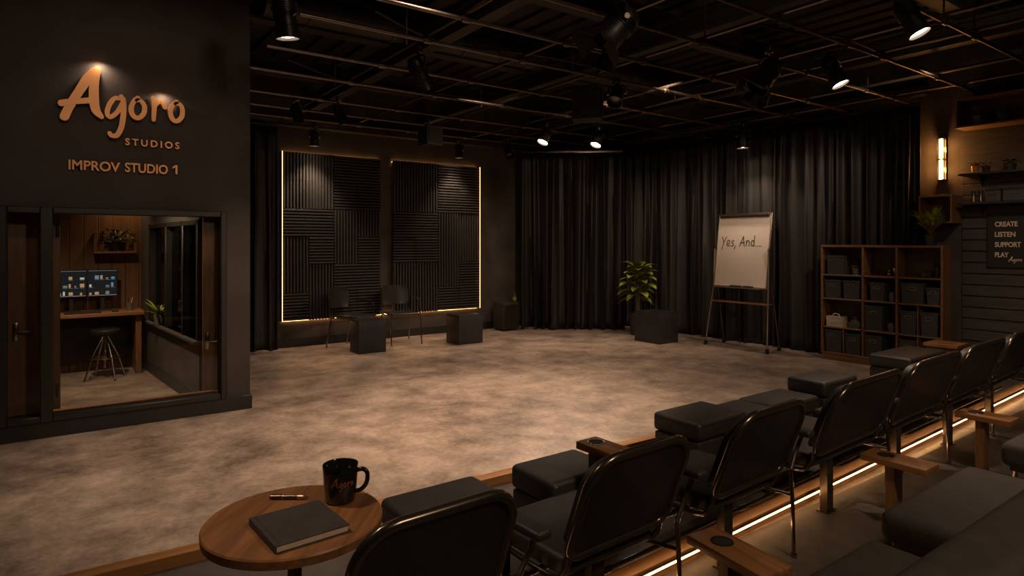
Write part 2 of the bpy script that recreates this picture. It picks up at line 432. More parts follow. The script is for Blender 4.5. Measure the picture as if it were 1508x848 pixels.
for k, (pts, lab) in enumerate([
        ([(2.2, 5.1, 3.5), (3.0, 5.3, 3.42), (4.0, 5.2, 3.46), (4.7, 5.1, 3.43)], 'black power cable draped over the ceiling grid above the hung speaker'),
        ([(2.0, 7.0, 3.5), (3.0, 7.15, 3.36), (4.2, 7.1, 3.42), (5.6, 7.05, 3.36), (7, 6.9, 3.45)], 'black power cable draped along the ceiling grid towards the corner spotlights'),
        ([(4.9, 3.2, 3.4), (5.3, 3.0, 3.33), (5.7, 2.9, 3.36), (6.6, 3.0, 3.42)], 'black power cable looped above the lit spotlight at the right')]):
    m = MB(); m.tube(catmull(pts, 8), .012, 8); tag(m.build('power_cable', 'black'), lab, 'cable', 'cables in the ceiling grid')
m = MB(); m.cyl((1.5, 6.0, 3.72), (8.4, 6.0, 3.72), .14, n=24)
for k in range(8): m.cyl((1.9 + k * .85, 6.0, 3.72), (1.94 + k * .85, 6.0, 3.72), .15, n=24)
tag(m.build('air_duct', 'beam'), 'round dark air duct running left to right above the pipe grid', 'duct')

def fixture(label, loc, target, L=.30, R=.085, lit=False, watts=0, deg=60, style='can', group='ceiling spotlights', blend=.7, pipez=3.2, flare=1.12, rad=.07):
    """loc = centre of the lens mouth"""
    loc = Vector(loc); d = (Vector(target) - loc).normalized()
    piv = loc - d * L * .62
    t = thing('spotlight', label, 'spotlight', piv, 0, group)
    q = Vector((0, 0, 1)).rotation_difference(d).to_matrix().to_4x4()
    a = -L * .38; b = L * .62
    h = MB(); h.lathe([(0, a), (R * .55, a), (R * .8, a + .02), (R * .92, a + .06), (R * .92, b - .09), (R, b - .085), (R, b - .05), (R * flare, b), (R * flare * .93, b), (R * .86, b - .05), (R * .8, b - .09), (0, b - .09)], 26)
    for k in range(5): h.lathe([(R * .92, a + .075 + k * .016), (R * 1.03, a + .078 + k * .016), (R * 1.03, a + .084 + k * .016), (R * .92, a + .087 + k * .016)], 26)
    bmesh.ops.transform(h.bm, matrix=q, verts=h.bm.verts); h.build('housing', 'can', t)
    l = MB(); l.lathe([(0, b - .012 if lit else b - .04), (R * .5, b - .015 if lit else b - .045), (R * (flare * .9 if lit else .84), b - .024 if lit else b - .055), (0, b - .07)], 26); bmesh.ops.transform(l.bm, matrix=q, verts=l.bm.verts)
    l.build('lens', 'lens' if lit else 'lensoff', t)
    top = pipez - piv.z
    side = Vector((d.y, -d.x, 0)); side = side.normalized() if side.length > .05 else Vector((.8, -.6, 0)).normalized()
    y = MB(); W = R * 1.18; yt = min(R * 1.9, top - .06)
    y.tube([side * W, side * W + Vector((0, 0, yt * .8)), side * W * .8 + Vector((0, 0, yt)), side * -W * .8 + Vector((0, 0, yt)), side * -W + Vector((0, 0, yt * .8)), side * -W], .009, 8)
    y.cyl(side * W * 1.15, side * W * .7, .02, n=12); y.cyl(side * -W * 1.15, side * -W * .7, .02, n=12)
    y.build('yoke', 'blackmetal', t)
    c = MB(); c.cyl((0, 0, yt), (0, 0, top), .012, n=10); c.box(-.03, .03, -.035, .035, top - .035, top + .03, .008, 1); c.build('clamp', 'blackmetal', t)
    if style == 'barn':
        bd = MB()
        for k in range(4):
            an = k * PI / 2 + .4; e = Vector((math.cos(an), math.sin(an), 0)); f = Vector((-e.y, e.x, 0))
            p = [e * R * 1.1 + f * R * .7 + Vector((0, 0, b)), e * R * 1.1 - f * R * .7 + Vector((0, 0, b)), e * R * 1.55 - f * R + Vector((0, 0, b + R * .95)), e * R * 1.55 + f * R + Vector((0, 0, b + R * .95))]
            bd.quad(*p); bd.quad(*[v + e * .006 for v in p[::-1]])
            for i in range(4): bd.quad(p[i], p[(i + 1) % 4], p[(i + 1) % 4] + e * .006, p[i] + e * .006)
        bmesh.ops.transform(bd.bm, matrix=q, verts=bd.bm.verts); bd.build('barn_doors', 'can', t)
    if watts: spot(loc + d * .03, target, watts, deg, blend, rad, parent=t)
    return t
STG = (4.2, 5.4, 0)
fixture('large lit can spotlight at top left, hanging beside the booth wall', (1.347, 4.692, 2.99), (1.75, 4.95, 0), .36, .082, True, 150, 100, pipez=3.2, flare=1.05)
fixture('unlit black can spotlight hanging in the grid, left of the acoustic speaker box', (2.641, 4.995, 2.864), (3.1, 5.1, 2.1), .30, .075)
fixture('large unlit theatre spotlight with open barn doors at top centre', (3.063, 3.193, 2.90), (2.4, 3.55, 2.1), .30, .11, style='barn')
fixture('unlit theatre spotlight with barn doors, left of the lit spotlight on the right', (4.94, 3.226, 2.86), (4.3, 3.4, 2.1), .30, .095, style='barn')
fixture('large lit can spotlight at top right, tilted towards the stage', (4.933, 1.941, 2.977), (5.043, 1.493, 1.977), .30, .072, True, 70, 100, flare=1.05)
fixture('lit can spotlight tilted over the easel side of the stage', (5.684, 2.878, 2.919), (5.794, 2.43, 1.919), .30, .075, True, 90, 110, flare=1.05)
fixture('small lit spotlight over the left of the corner curtain', (5.593, 7.063, 2.935), (5.064, 7.011, 1.935), .26, .075, True, 130, 110)
fixture('small lit spotlight over the middle of the corner curtain', (6.415, 6.843, 2.943), (5.886, 6.791, 1.943), .26, .075, True, 130, 110)
fixture('lit spotlight shining down close to the long right curtain above the easel', (7.95, 5.42, 2.86), (7.98, 5.36, 0), .28, .075, True, 60, 110)
fixture('small black downlight washing the top left of the foam tiles', (2.934, 8.93, 2.88), (2.96, 9.10, 0), .22, .06, True, 85, 85, group='downlights over the foam tiles', pipez=3.18)
fixture('small black downlight washing the top right of the foam tiles', (5.32, 8.93, 2.90), (5.34, 9.10, 0), .22, .06, True, 62, 85, group='downlights over the foam tiles', pipez=3.18)
fixture('small unlit spotlight high beside the booth wall corner', (2.271, 7.473, 2.93), (2.4, 7.2, 2), .22, .06)
fixture('small unlit spotlight with pale rim, second from the booth wall corner', (2.72, 7.195, 2.93), (3.1, 6.9, 2.1), .22, .06)
fixture('small unlit spotlight over the gap between foam wall and corner curtain', (5.9, 8.3, 2.90), (5.7, 7.6, 2), .24, .065)
fixture('unlit spotlight hanging just right of the wedge speaker box', (4.643, 4.669, 2.95), (4.2, 4.4, 2.3), .24, .075)

def hung_speaker(label, loc, rz, w, h, d):
    t = thing('hanging_speaker', label, 'speaker', loc, rz)
    m = MB(); poly = [(-w / 2, -d / 2), (w / 2, -d / 2), (w * .36, d / 2), (-w * .36, d / 2)]
    m.prism(poly, h); m.build('cabinet', 'black', t, ang=20)
    m = MB(); m.box(-w * .44, w * .44, -d / 2 - .012, -d / 2 + .002, .03, h - .03, .006, 1); m.build('grille', 'can', t)
    m = MB(); m.cyl((0, 0, h), (0, 0, 3.2 - loc[2]), .014, n=10); m.box(-.05, .05, -.03, .03, h, h + .03); m.build('bracket', 'blackmetal', t)
    return t
hung_speaker('large black wedge speaker box hanging from the grid at upper centre', (4.755, 5.204, 2.86), .75, .34, .36, .32)
hung_speaker('small black speaker box hanging above the foam tiles', (3.991, 7.472, 2.80), .2, .26, .24, .24)

# ------------------------------------------------------------------ lettering on the booth wall
sg = thing('wall_sign', 'large copper script and capitals sign mounted on the dark wall above the booth window', 'sign', (0, VS, 0))
SCRIPT = {   # strokes in metres on the wall (x, z), brush widths
    'A1': ([(.022, 2.482), (.053, 2.564), (.115, 2.690), (.171, 2.800), (.216, 2.872)], [.062, .060, .062, .07, .05]),
    'A2': ([(.236, 2.882), (.216, 2.776), (.213, 2.650), (.226, 2.560), (.262, 2.510)], [.05, .064, .068, .062, .036]),
    'A3': ([(.004, 2.585), (.05, 2.600), (.102, 2.612), (.209, 2.634)], [.05, .046, .042, .046]),
    'g1': ([(.398, 2.690), (.385, 2.672), (.352, 2.668), (.318, 2.615), (.302, 2.545), (.325, 2.515), (.372, 2.562), (.405, 2.64)], [.034, .036, .034, .036, .034, .034, .034, .03]),
    'g2': ([(.411, 2.672), (.414, 2.60), (.411, 2.523), (.398, 2.437), (.368, 2.372), (.332, 2.366), (.318, 2.385)], [.036, .04, .040, .040, .038, .034, .03]),
    'o1': ([(.514, 2.692), (.488, 2.665), (.466, 2.600), (.480, 2.545), (.519, 2.528), (.556, 2.572), (.560, 2.632), (.535, 2.672), (.508, 2.672)], [.036, .034, .038, .038, .036, .038, .036, .032, .03]),
    'r1': ([(.622, 2.706), (.632, 2.66), (.630, 2.60), (.627, 2.526)], [.034, .038, .036, .03]),
    'r2': ([(.630, 2.615), (.648, 2.662), (.676, 2.684), (.700, 2.668), (.709, 2.638)], [.026, .032, .038, .040, .034]),
    'o2': ([(.797, 2.697), (.772, 2.672), (.750, 2.612), (.763, 2.552), (.799, 2.534), (.836, 2.575), (.840, 2.642), (.818, 2.680), (.790, 2.680)], [.036, .034, .036, .038, .036, .038, .036, .032, .03])}
m = MB()
for k, (pts, w) in enumerate(SCRIPT.values()): stroke_mesh(m, pts, w, .03 + .0008 * k, lambda x, z, d: (x, -.022 - d, z))
m.build('script_lettering', 'copper', sg, ang=30, fixn=True)
text_obj('small_lettering', 'STUDIOS', .078, .010, 'copper', (.427, -.02, 2.303), (PI / 2, 0, 0), sg, .395, 1.45, .0018)
text_obj('room_lettering', 'IMPROV', .105, .010, 'copper', (.048, -.02, 2.080), (PI / 2, 0, 0), sg, .343, 1., .0022)
text_obj('room_lettering', 'STUDIO', .105, .010, 'copper', (.425, -.02, 2.084), (PI / 2, 0, 0), sg, .310, 1., .0022)
m = MB(); m.box(.792, .807, -.03, -.01, 2.087, 2.163); m.prism([(.792, 2.163), (.771, 2.147), (.771, 2.131), (.792, 2.147)], .02, Matrix.Translation((0, -.01, 0)) @ Matrix.Rotation(PI / 2, 4, 'X')); m.build('room_numeral', 'copper', sg)

# ------------------------------------------------------------------ plants
def leaf(mb, base, direction, L, W, droop=.5, n=6):
    d = Vector(direction).normalized(); sd_ = d.cross(Vector((0, 0, 1)))
    sd_ = sd_.normalized() if sd_.length > .01 else Vector((1, 0, 0))
    p = Vector(base); rows = []
    for i in range(n + 1):
        t = i / n; w = W * math.sin(PI * min(1, .06 + t * .94)) ** .8 * (1 - .25 * t)
        up = sd_.cross(d).normalized()
        rows.append([p - sd_ * w / 2 + up * w * .16, p, p + sd_ * w / 2 + up * w * .16])
        p = p + d * (L / n); d = (d + Vector((0, 0, -droop / n))).normalized()
    mb.grid(rows)
def big_plant(loc):
    t = thing('potted_plant', 'bright green leafy potted plant behind the black cube by the right curtain', 'plant', loc)
    m = MB(); m.lathe([(0, 0), (.12, 0), (.125, .02), (.155, .33), (.165, .34), (.165, .36), (.145, .36), (.14, .32), (0, .32)], 30); m.build('pot', 'pot', t)
    m = MB(); m.lathe([(.139, .318), (.09, .335), (0, .34)], 24); m.build('soil', 'soil', t)
    s = MB(); l = MB(); rnd = random.Random(3)
    tips = []
    for k in range(4):
        a = k * PI / 2 + .5; top = Vector((.06 * math.cos(a), .06 * math.sin(a), .95 + .1 * (k % 3)))
        s.tube(catmull([(.03 * math.cos(a), .03 * math.sin(a), .3), (.02 * math.cos(a + 1), .02 * math.sin(a + 1), .6), tuple(top)], 5), [.011] * 10 + [.006], 8); tips.append(top)
    for i in range(44):
        top = tips[i % 4]; z = .56 + .60 * (i / 52) ** .8; a = i * 2.399 + rnd.uniform(-.3, .3)
        up = .0 + 1.1 * (i / 52); L = rnd.uniform(.24, .34) * (1.0 if i < 44 else .85)
        b = Vector((top.x * .5, top.y * .5, z)); dr = Vector((math.cos(a), math.sin(a), up))
        s.tube([b - Vector((0, 0, .03)), b + dr.normalized() * .05], .004, 5)
        leaf(l, b + dr.normalized() * .045, dr, L, L * .60, 1.0)
    s.build('stem', 'stem', t); l.build('foliage', 'leaf', t, fixn=False)
    return t
big_plant((7.70, 7.20, 0))
def small_plant(name, label, loc, h, r, pot_h, pot_r, mat='leafd', potmat='pot', spread=1., n=26, rise=(.35, 1.6), seed=1, group=None, strap=False, trail=False):
    t = thing(name, label, 'plant', loc, 0, group); rnd = random.Random(seed)
    m = MB(); m.lathe([(0, 0), (pot_r * .78, 0), (pot_r, pot_h), (pot_r * .9, pot_h), (pot_r * .85, pot_h * .88), (0, pot_h * .88)], 22); m.build('pot', potmat, t)
    l = MB(); s = MB()
    for i in range(n):
        a = i * 2.399; zf = rnd.uniform(0, 1); up = rnd.uniform(*rise) if not trail else rnd.uniform(.1, .9)
        b = Vector((0, 0, pot_h * .85)); dr = Vector((math.cos(a) * spread, math.sin(a) * spread, up)).normalized()
        if strap: leaf(l, b, dr, h * rnd.uniform(.8, 1.15), h * .14, .9)
        else:
            mid = b + dr * (h * (.25 + .55 * zf)); s.tube([b, b * .5 + mid * .5 + Vector((0, 0, h * .06)), mid], .0035, 5)
            leaf(l, mid, Vector((dr.x, dr.y, dr.z - (.5 if trail else .1))), r * rnd.uniform(.75, 1.1), r * .5, 1.2)
    if not strap: s.build('stem', 'stem', t)
    l.build('foliage', mat, t, fixn=False)
    return t

# ------------------------------------------------------------------ booth furniture
t = thing('desk', 'walnut desk along the rear wall inside the booth', 'desk', (0, 0, 0))
m = MB(); m.box(-1.2, .78, 8.35, 8.945, .68, .72, .006, 2); m.build('worktop', 'walnut', t)
m = MB(); m.box(.70, .76, 8.42, 8.93, 0, .68, .004, 1); m.build('side_panel', 'walnutz', t)
m = MB(); m.box(-1.2, -1.14, 8.42, 8.93, 0, .68, .004, 1); m.build('side_panel', 'walnutz', t)
m = MB(); m.box(-1.13, .69, 8.88, 8.93, .1, .67); m.build('back_panel', 'black', t)
def monitor(label, x, seed):
    t = thing('monitor', label, 'monitor', (x, 8.72, .72), 0, 'monitors on the booth desk'); rnd = random.Random(seed)
    m = MB(); m.box(-.147, .147, 0, .025, .16, .475, .005, 2); m.build('bezel', 'black', t)
    s = MB(); s.box(-.141, .141, -.003, 0, .168, .468)
    def tile(x0, x1, z0, z1, mi):
        s.mi = mi; s.box(x0, x1, -.0045, -.003, z0, z1)
    tile(-.138, .138, .458, .463, 3)
    for r in range(3):
        for c in range(5):
            if rnd.random() < .25: continue
            x0 = -.13 + c * .053; z0 = .185 + r * .09
            k = rnd.choice([1, 2, 2, 3, 3, 4]); hh = rnd.uniform(.015, .05); ww = rnd.uniform(.018, .042)
            tile(x0, x0 + ww, z0, z0 + hh, k)
            tile(x0, x0 + .04, z0 - .010, z0 - .006, 3)
    tile(-.138, .135, .176, .179, 4)
    s.build('screen', ['screen', 'ui_blue', 'ui_warm', 'ui_grey', 'ui_pale'], t)
    m = MB(); m.box(-.018, .018, .02, .04, .01, .3); m.box(-.09, .09, -.03, .09, 0, .012, .004, 1); m.build('stand', 'black', t)
monitor('left one of the two glowing desk monitors in the booth', .095, 5)
monitor('right one of the two glowing desk monitors in the booth', .395, 9)
m = MB(); m.box(-.17, .17, -.06, .06, 0, .016, .004, 1)
for r in range(4):
    for c in range(13): m.box(-.16 + c * .0247, -.16 + c * .0247 + .02, -.052 + r * .027, -.03 + r * .027, .016, .022)
tag(m.build('keyboard', 'black', None, (.20, 8.45, .72)), 'black keyboard on the booth desk in front of the monitors', 'keyboard')
m = MB(); m.lathe([(0, 0), (.026, 0), (.030, .012), (.022, .026), (0, .032)], 16); tag(m.build('computer_mouse', 'black', None, (.50, 8.46, .72)), 'black computer mouse to the right of the booth keyboard', 'mouse')
t = thing('pen_cup', 'small cup of pens at the right end of the booth desk', 'cup', (.65, 8.55, .72))
m = MB(); m.lathe([(0, 0), (.034, 0), (.036, .09), (.032, .09), (.03, .01), (0, .01)], 18); m.build('cup', 'potg', t)
for k in range(3):
    m = MB(); m.cyl((.005 * k, 0, .012), (.03 - .022 * k, .02 * (k - 1), .15), .004, n=8); m.build('pen', ['paper', 'copperprint', 'black'][k], t)
m = MB(); m.box(-.07, .07, -.09, .09, 0, .10, .008, 2); m.cyl((0, -.09, .05), (0, -.096, .05), .035, n=20)
tag(m.build('desk_speaker', 'black', None, (-.13, 8.62, .72)), 'small black desk speaker at the left end of the booth desk', 'speaker')
t = thing('bar_stool', 'round black stool with metal legs in front of the booth desk', 'stool', (.40, 8.30, 0))
m = MB(); m.lathe([(0, .50), (.13, .50), (.145, .515), (.145, .535), (.13, .55), (0, .552)], 28); m.build('seat', 'vinyl', t)
m = MB(); m.cyl((0, 0, .12), (0, 0, .5), .018); m.lathe([(.02, .2), (.03, .22), (.03, .3), (.02, .32)], 16); m.build('post', 'chrome', t)
m = MB(); m.tube([(.15 * math.cos(2 * PI * k / 24), .15 * math.sin(2 * PI * k / 24), .24) for k in range(24)], .008, 8, True)
for k in range(4): m.cyl((0, 0, .24), (.15 * math.cos(k * PI / 2 + .4), .15 * math.sin(k * PI / 2 + .4), .24), .006, n=8)
m.build('foot_ring', 'chrome', t)
for k in range(4):
    a = k * PI / 2 + .4; m = MB(); m.tube([(.02 * math.cos(a), .02 * math.sin(a), .48), (.13 * math.cos(a), .13 * math.sin(a), .26), (.21 * math.cos(a), .21 * math.sin(a), .012)], .010, 8); m.cyl((.21 * math.cos(a), .21 * math.sin(a), 0), (.21 * math.cos(a), .21 * math.sin(a), .02), .014, n=10); m.build('leg', 'chrome', t)
t = thing('wall_shelf', 'small dark wall shelf high on the wooden booth wall', 'shelf', (.53, BV, 1.40))
m = MB(); m.box(-.22, .20, -.22, -.001, -.02, .005, .003, 1); m.build('board', 'walnut', t)
m = MB(); m.box(-.22, -.20, -.2, -.001, .005, .22); m.build('side_panel', 'walnut', t)
m = MB(); m.box(.18, .20, -.2, -.001, .005, .22); m.build('side_panel', 'walnut', t)
small_plant('trailing_plant', 'bushy green plant on the wall shelf inside the booth', (.53, 8.84, 1.405), .24, .085, .09, .07, n=60, seed=4, spread=1.0, mat='leafd', rise=(.2, 1.5))
wx, wy = SA.x + sd.x * 1.55 - sd.y * -.0 , SA.y + sd.y * 1.55
small_plant('snake_plant', 'spiky strap leaf plant in a pale pot on the inner booth window sill', (wx - .015, wy, .6), .24, .1, .12, .055, n=16, seed=2, strap=True, potmat='potg', mat='leaf')

# ------------------------------------------------------------------ acoustic wall
PV = VB - .04
cols = [2.56 + i * .372 for i in range(4)] + [4.26 + i * .400 for i in range(4)]
wid = [.370] * 4 + [.398] * 4
PAT = ['VVHHVVHH', 'VVHHVVHH', 'HHVVHHVV', 'VHVHHHVV', 'VVHHVVVH', 'HVHHVVHH']
ROWN = ['top row', 'second row from top', 'third row from top', 'third row from bottom', 'second row from bottom', 'bottom row']
COLN = ['far left column', 'second column from left', 'third column from left', 'column just left of the bare gap', 'column just right of the bare gap', 'third column from right', 'second column from right', 'far right column']
TH = .404
def foam_mesh(w, h, n, vert):
    m = MB(); d = .055; bs = .018; m.box(0, w, -bs, 0, 0, h)
    L = w if vert else h
    prof = []
    for k in range(n):
        a = k * L / n; s_ = L / n
        prof += [(a + s_ * .04, bs), (a + s_ * .28, d), (a + s_ * .72, d), (a + s_ * .96, bs)]
    O = h if vert else w
    for i in range(len(prof) - 1):
        (a, da), (b, db) = prof[i], prof[i + 1]
        if vert: m.quad((a, -da, 0), (b, -db, 0), (b, -db, h), (a, -da, h))
        else: m.quad((0, -da, a), (w, -da, a), (w, -db, b), (0, -db, b))
    for k in range(n):
        q = prof[4 * k:4 * k + 4]
        for e in (0, O):
            if vert: m.quad(*[(a, -dd, e) for a, dd in q])
            else: m.quad(*[(e, -dd, a) for a, dd in q])
    return m
protos = {}
for r in range(6):
    for c in range(8):
        vert = PAT[r][c] == 'V'; z = .385 + (5 - r) * TH; key = (wid[c], vert)
        if key not in protos:
            o = foam_mesh(wid[c], TH - .003, 9 if not vert else 8, vert).build('acoustic_tile', 'foam', ang=25); protos[key] = o
        else:
            o = protos[key].copy(); COL.objects.link(o)
        o.location = (cols[c], PV + (.0, .006, -.004, .003)[(r * 3 + c * 5) % 4], z)
        tag(o, 'black %s ribbed acoustic tile, %s, %s' % ('vertically' if vert else 'horizontally', ROWN[r], COLN[c]), 'acoustic tile', 'acoustic tiles on the back wall')
        o.name = 'acoustic_tile'
t = thing('led_frame', 'warm glowing LED strip outlining the acoustic tiles on the back wall', 'light strip', (0, VB, 0))
for x0, x1, z0, z1, lab in ((2.545, 2.552, .385, 2.808, 'left strip'), (5.864, 5.871, .385, 2.808, 'right strip'), (2.56, 5.86, .378, .389, 'bottom strip'), (2.57, 4.04, 2.785, 2.795, 'top strip'), (4.27, 5.85, 2.785, 2.795, 'top strip')):
    hz = 'bottom' in lab or 'top' in lab
    if not hz:
        m = MB(); m.box(x0, x1, -.100, -.003, z0, z1); m.build('channel', 'blackmetal', t)
    m = MB(); m.box(x0, x1, -.022 if hz else -.110, -.004 if hz else -.101, z0, z1, .002, 1); m.build('strip', 'ledback' if hz else 'led', t)

# stacking chairs
def stack_chair(label, loc, rz):
    t = thing('stacking_chair', label, 'chair', loc, rz, 'black stacking chairs by the acoustic wall')
    m = MB(); m.box(-.22, .22, -.24, .22, .435, .465, .014, 3); m.build('seat', 'vinyl', t)
    m = MB(); rows = []
    for i in range(9):
        z = .56 + i * .036; row = []
        for j in range(9):
            x = -.215 + j * .05375; k = 1 - .16 * abs(i / 4 - 1) ** 4
            row.append((x * k, .245 + .03 * (i / 8) + .045 * (1 - (x / .215) ** 2), z))
        rows.append(row)
    m.grid(rows); m.grid([[(x, y + .014, z) for x, y, z in r] for r in rows])
    for a in (0, -1):
        m.grid([rows[a], [(x, y + .014, z) for x, y, z in rows[a]]]); m.grid([[r[a] for r in rows], [(r[a][0], r[a][1] + .014, r[a][2]) for r in rows]])
    bmesh.ops.remove_doubles(m.bm, verts=m.bm.verts, dist=.0005)
    m.build('backrest', 'vinyl', t, ang=50)
    for s_ in (-1, 1):
        m = MB(); m.tube([(s_ * .21, -.2, .43), (s_ * .225, -.215, .4), (s_ * .235, -.25, .01)], .010, 8); m.cyl((s_ * .235, -.25, 0), (s_ * .235, -.25, .03), .013); m.build('leg', 'chrome', t)
        m = MB(); m.tube([(s_ * .225, .285, .85), (s_ * .228, .255, .56), (s_ * .225, .23, .42), (s_ * .235, .30, .01)], .010, 8); m.cyl((s_ * .235, .30, 0), (s_ * .235, .30, .03), .013); m.build('leg', 'chrome', t)
        m = MB(); m.tube([(s_ * .225, -.2, .427), (s_ * .225, .22, .427)], .009, 8); m.build('seat_rail', 'chrome', t)
    m = MB(); m.tube(catmull([(.228, .22, .62), (.245, .10, .645), (.245, -.10, .64), (.24, -.16, .60), (.232, -.19, .43)], 5), .009, 8); a = m.build('armrest', 'chrome', t)
    m = MB(); m.box(.222, .268, -.12, .10, .648, .668, .008, 2); m.build('armrest_pad', 'vinyl', a)
    return t
stack_chair('black stacking chair turned to the right, left one, half behind a black cube', (3.45, 8.75, 0), math.radians(32))
stack_chair('black stacking chair facing the stage, at the bare gap of the foam wall', (4.17, 8.70, 0), math.radians(-6))
# black cubes
def cube(label, loc, w, d, h, rz=0):
    t = thing('black_cube', label, 'cube', loc, rz, 'black rehearsal cubes')
    m = MB(); m.box(0, w, 0, d, 0, h, .008, 2); m.build('body', 'cube', t)
    m = MB(); m.box(.004, w - .004, .004, d - .004, h, h + .012, .005, 2); m.build('top_panel', 'vinyl', t)
cube('black rehearsal cube in front of the left stacking chair', (3.26, 8.10, 0), .40, .32, .44)
cube('black rehearsal cube standing alone below the right end of the foam wall', (4.76, 7.99, 0), .42, .38, .42)
cube('wide black rehearsal cube in front of the bright green potted plant', (7.19, 6.30, 0), .42, .50, .45, 0)
# low dark box with bottle in the corner
t = thing('floor_speaker', 'low black speaker cabinet on the floor left of the corner curtain', 'speaker', (6.27, 8.93, 0))
m = MB(); m.box(-.17, .17, -.16, .16, .03, .48, .012, 2); m.build('cabinet', 'black', t)
m = MB(); m.box(-.15, .15, -.172, -.158, .06, .45, .004, 1); m.build('grille', 'can', t)
for sx in (-.13, .13):
    for sy in (-.12, .12):
        m = MB(); m.cyl((sx, sy, 0), (sx, sy, .03), .02, n=12); m.build('foot', 'black', t)
t = thing('bottle', 'small dark green bottle on the low black speaker in the corner', 'bottle', (6.40, 8.86, .48))
m = MB(); m.lathe([(0, 0), (.03, 0), (.032, .01), (.032, .11), (.012, .15), (.012, .19), (0, .19)], 18); m.build('body', 'bottle', t)
m = MB(); m.lathe([(.033, .03), (.0335, .09)], 18); m.build('paper_label', 'leaf', t)

# ------------------------------------------------------------------ curtains
def curtain(name, label, A, B, z0, z1, seed, amp=.055, wl=.15, rail=True):
    rnd = random.Random(seed); A, B = Vector(A), Vector(B); L = (B - A).length; d = (B - A) / L; nrm = Vector((d.y, -d.x))
    nf = max(3, int(L / wl)); amps = [amp * rnd.uniform(.5, 1.4) for _ in range(nf + 2)]; ph = [rnd.uniform(-.28, .28) for _ in range(nf + 2)]; sk = [rnd.uniform(-.35, .35) for _ in range(nf + 2)]
    ns = nf * 12; nz = 22; rows = []
    for i in range(nz + 1):
        tz = i / nz; z = z0 + (z1 - z0) * tz; row = []
        for j in range(ns + 1):
            s_ = j / ns * nf; k = int(min(s_, nf - 1)); f = s_ - k
            w = f * f * (3 - 2 * f)
            am = amps[k] * (1 - w) + amps[k + 1] * w; pp = ph[k] * (1 - w) + ph[k + 1] * w; ss = sk[k] * (1 - w) + sk[k + 1] * w
            am *= (.42 + .58 * (1 - tz) ** .7) * (1 + .25 * math.sin(tz * 5 + k))
            x = 2 * PI * (s_ + pp + ss * (1 - tz) * .7)
            off = am * (math.sin(x) + .28 * math.sin(2 * x + 1.3 * k)) + .02 * math.sin(s_ * .9 + seed)
            if i < 1: off *= 1.08
            lat = .25 * am * math.cos(x)
            p = A + d * (j / ns * L + lat) + nrm * off
            row.append((p.x, p.y, z + (.012 * math.sin(x * .5) if i == 0 else 0)))
        rows.append(row)
    m = MB(); m.grid(rows); o = m.build(name, 'velvet', ang=80, fixn=False)
    so = o.modifiers.new('cloth_thickness', 'SOLIDIFY'); so.thickness = .006
    tag(o, label, 'curtain', 'black stage curtains')
    if rail:
        r = MB(); r.box(0, L, -.018, .018, z1 + .005, z1 + .035)
        for k in range(int(L / .5) + 1): r.cyl((min(L - .02, .02 + k * .5), 0, z1 + .035), (min(L - .02, .02 + k * .5), 0, z1 + .10), .006, n=8)
        ro = r.build('curtain_rail', 'blackmetal', None, (A.x, A.y, 0), (0, 0, math.atan2(d.y, d.x)))
        return o, ro
    return o, None
c, r = curtain('stage_curtain', 'narrow black curtain hanging left of the foam wall beside the booth', (1.50, 8.95), (2.43, 8.98), .03, 3.10, 3); tag(r, 'dark rail carrying the narrow curtain left of the foam wall', 'curtain rail')
c, r = curtain('stage_curtain', 'black curtain across the far corner, between foam wall and plant', (6.52, 8.86), (7.88, 7.72), .02, 3.06, 5, .07, .165); tag(r, 'dark rail carrying the curtain across the far corner', 'curtain rail')
c, r = curtain('stage_curtain', 'long black curtain along the right wall behind easel and bookcase', (8.38, 8.75), (8.40, 3.30), .02, 3.16, 11, .072, .165); tag(r, 'dark rail carrying the long curtain on the right wall', 'curtain rail')

# ------------------------------------------------------------------ easel
t = thing('whiteboard_easel', 'white flip chart board on a wheeled easel with handwritten words', 'easel', (7.93, 5.43, 0))
def P(x, y, z): return Vector((x, y, z))
# local: -x faces the stage, y along the board
lean = .14 / 1.04
bm_ = Matrix.Translation((-.05, 0, .88)) @ Matrix.Rotation(math.atan(lean), 4, 'Y')
def board(x0, x1, y0, y1, z0, z1, name, mat, par, r=.004):
    m = MB(); m.box(x0, x1, y0, y1, z0, z1, r, 2, bm_); return m.build(name, mat, par)
bd = board(-.004, .018, -.42, .42, .0, 1.04, 'board', 'white', t)
m = MB()
for a in ((-.012, .022, -.435, .435, 1.035, 1.055), (-.012, .022, -.435, .435, -.018, .004), (-.012, .022, -.437, -.42, -.018, 1.055), (-.012, .022, .42, .437, -.018, 1.055)): m.box(*a, .004, 2, bm_)
m.build('frame', 'silver', t)
board(-.03, -.004, -.40, .40, 1.0, 1.03, 'paper_clamp', 'blackmetal', t)
board(-.075, -.008, -.38, .38, -.03, -.014, 'tray', 'silver', t)
for k, (y0, y1) in enumerate(((-.24, -.10), (-.06, .12))):
    m = MB(); m.box(-.065, -.025, y0, y1, -.014, .012, .005, 2, bm_); tag(m.build('board_eraser', 'black', None, t.location), ['black eraser at the right of the whiteboard tray', 'black eraser at the middle of the whiteboard tray'][k], 'eraser', 'erasers on the whiteboard tray')
for s_ in (-1, 1):
    m = MB(); m.tube([(-.02, s_ * .44, 1.42), (-.035, s_ * .445, .88), (-.15, s_ * .50, .05)], .013, 10); m.build('leg', 'silver', t)
    m = MB(); m.tube([(.03, s_ * .44, 1.40), (.06, s_ * .44, .9), (.22, s_ * .45, .04)], .011, 10); m.build('leg', 'blackmetal', t)
    for x, yy in ((-.15, .50), (.22, .45)):
        m = MB(); m.cyl((x, s_ * yy - .014, .03), (x, s_ * yy + .014, .03), .03, n=18); m.box(x - .014, x + .014, s_ * yy - .02, s_ * yy + .02, .045, .065); m.build('caster', 'black', t)
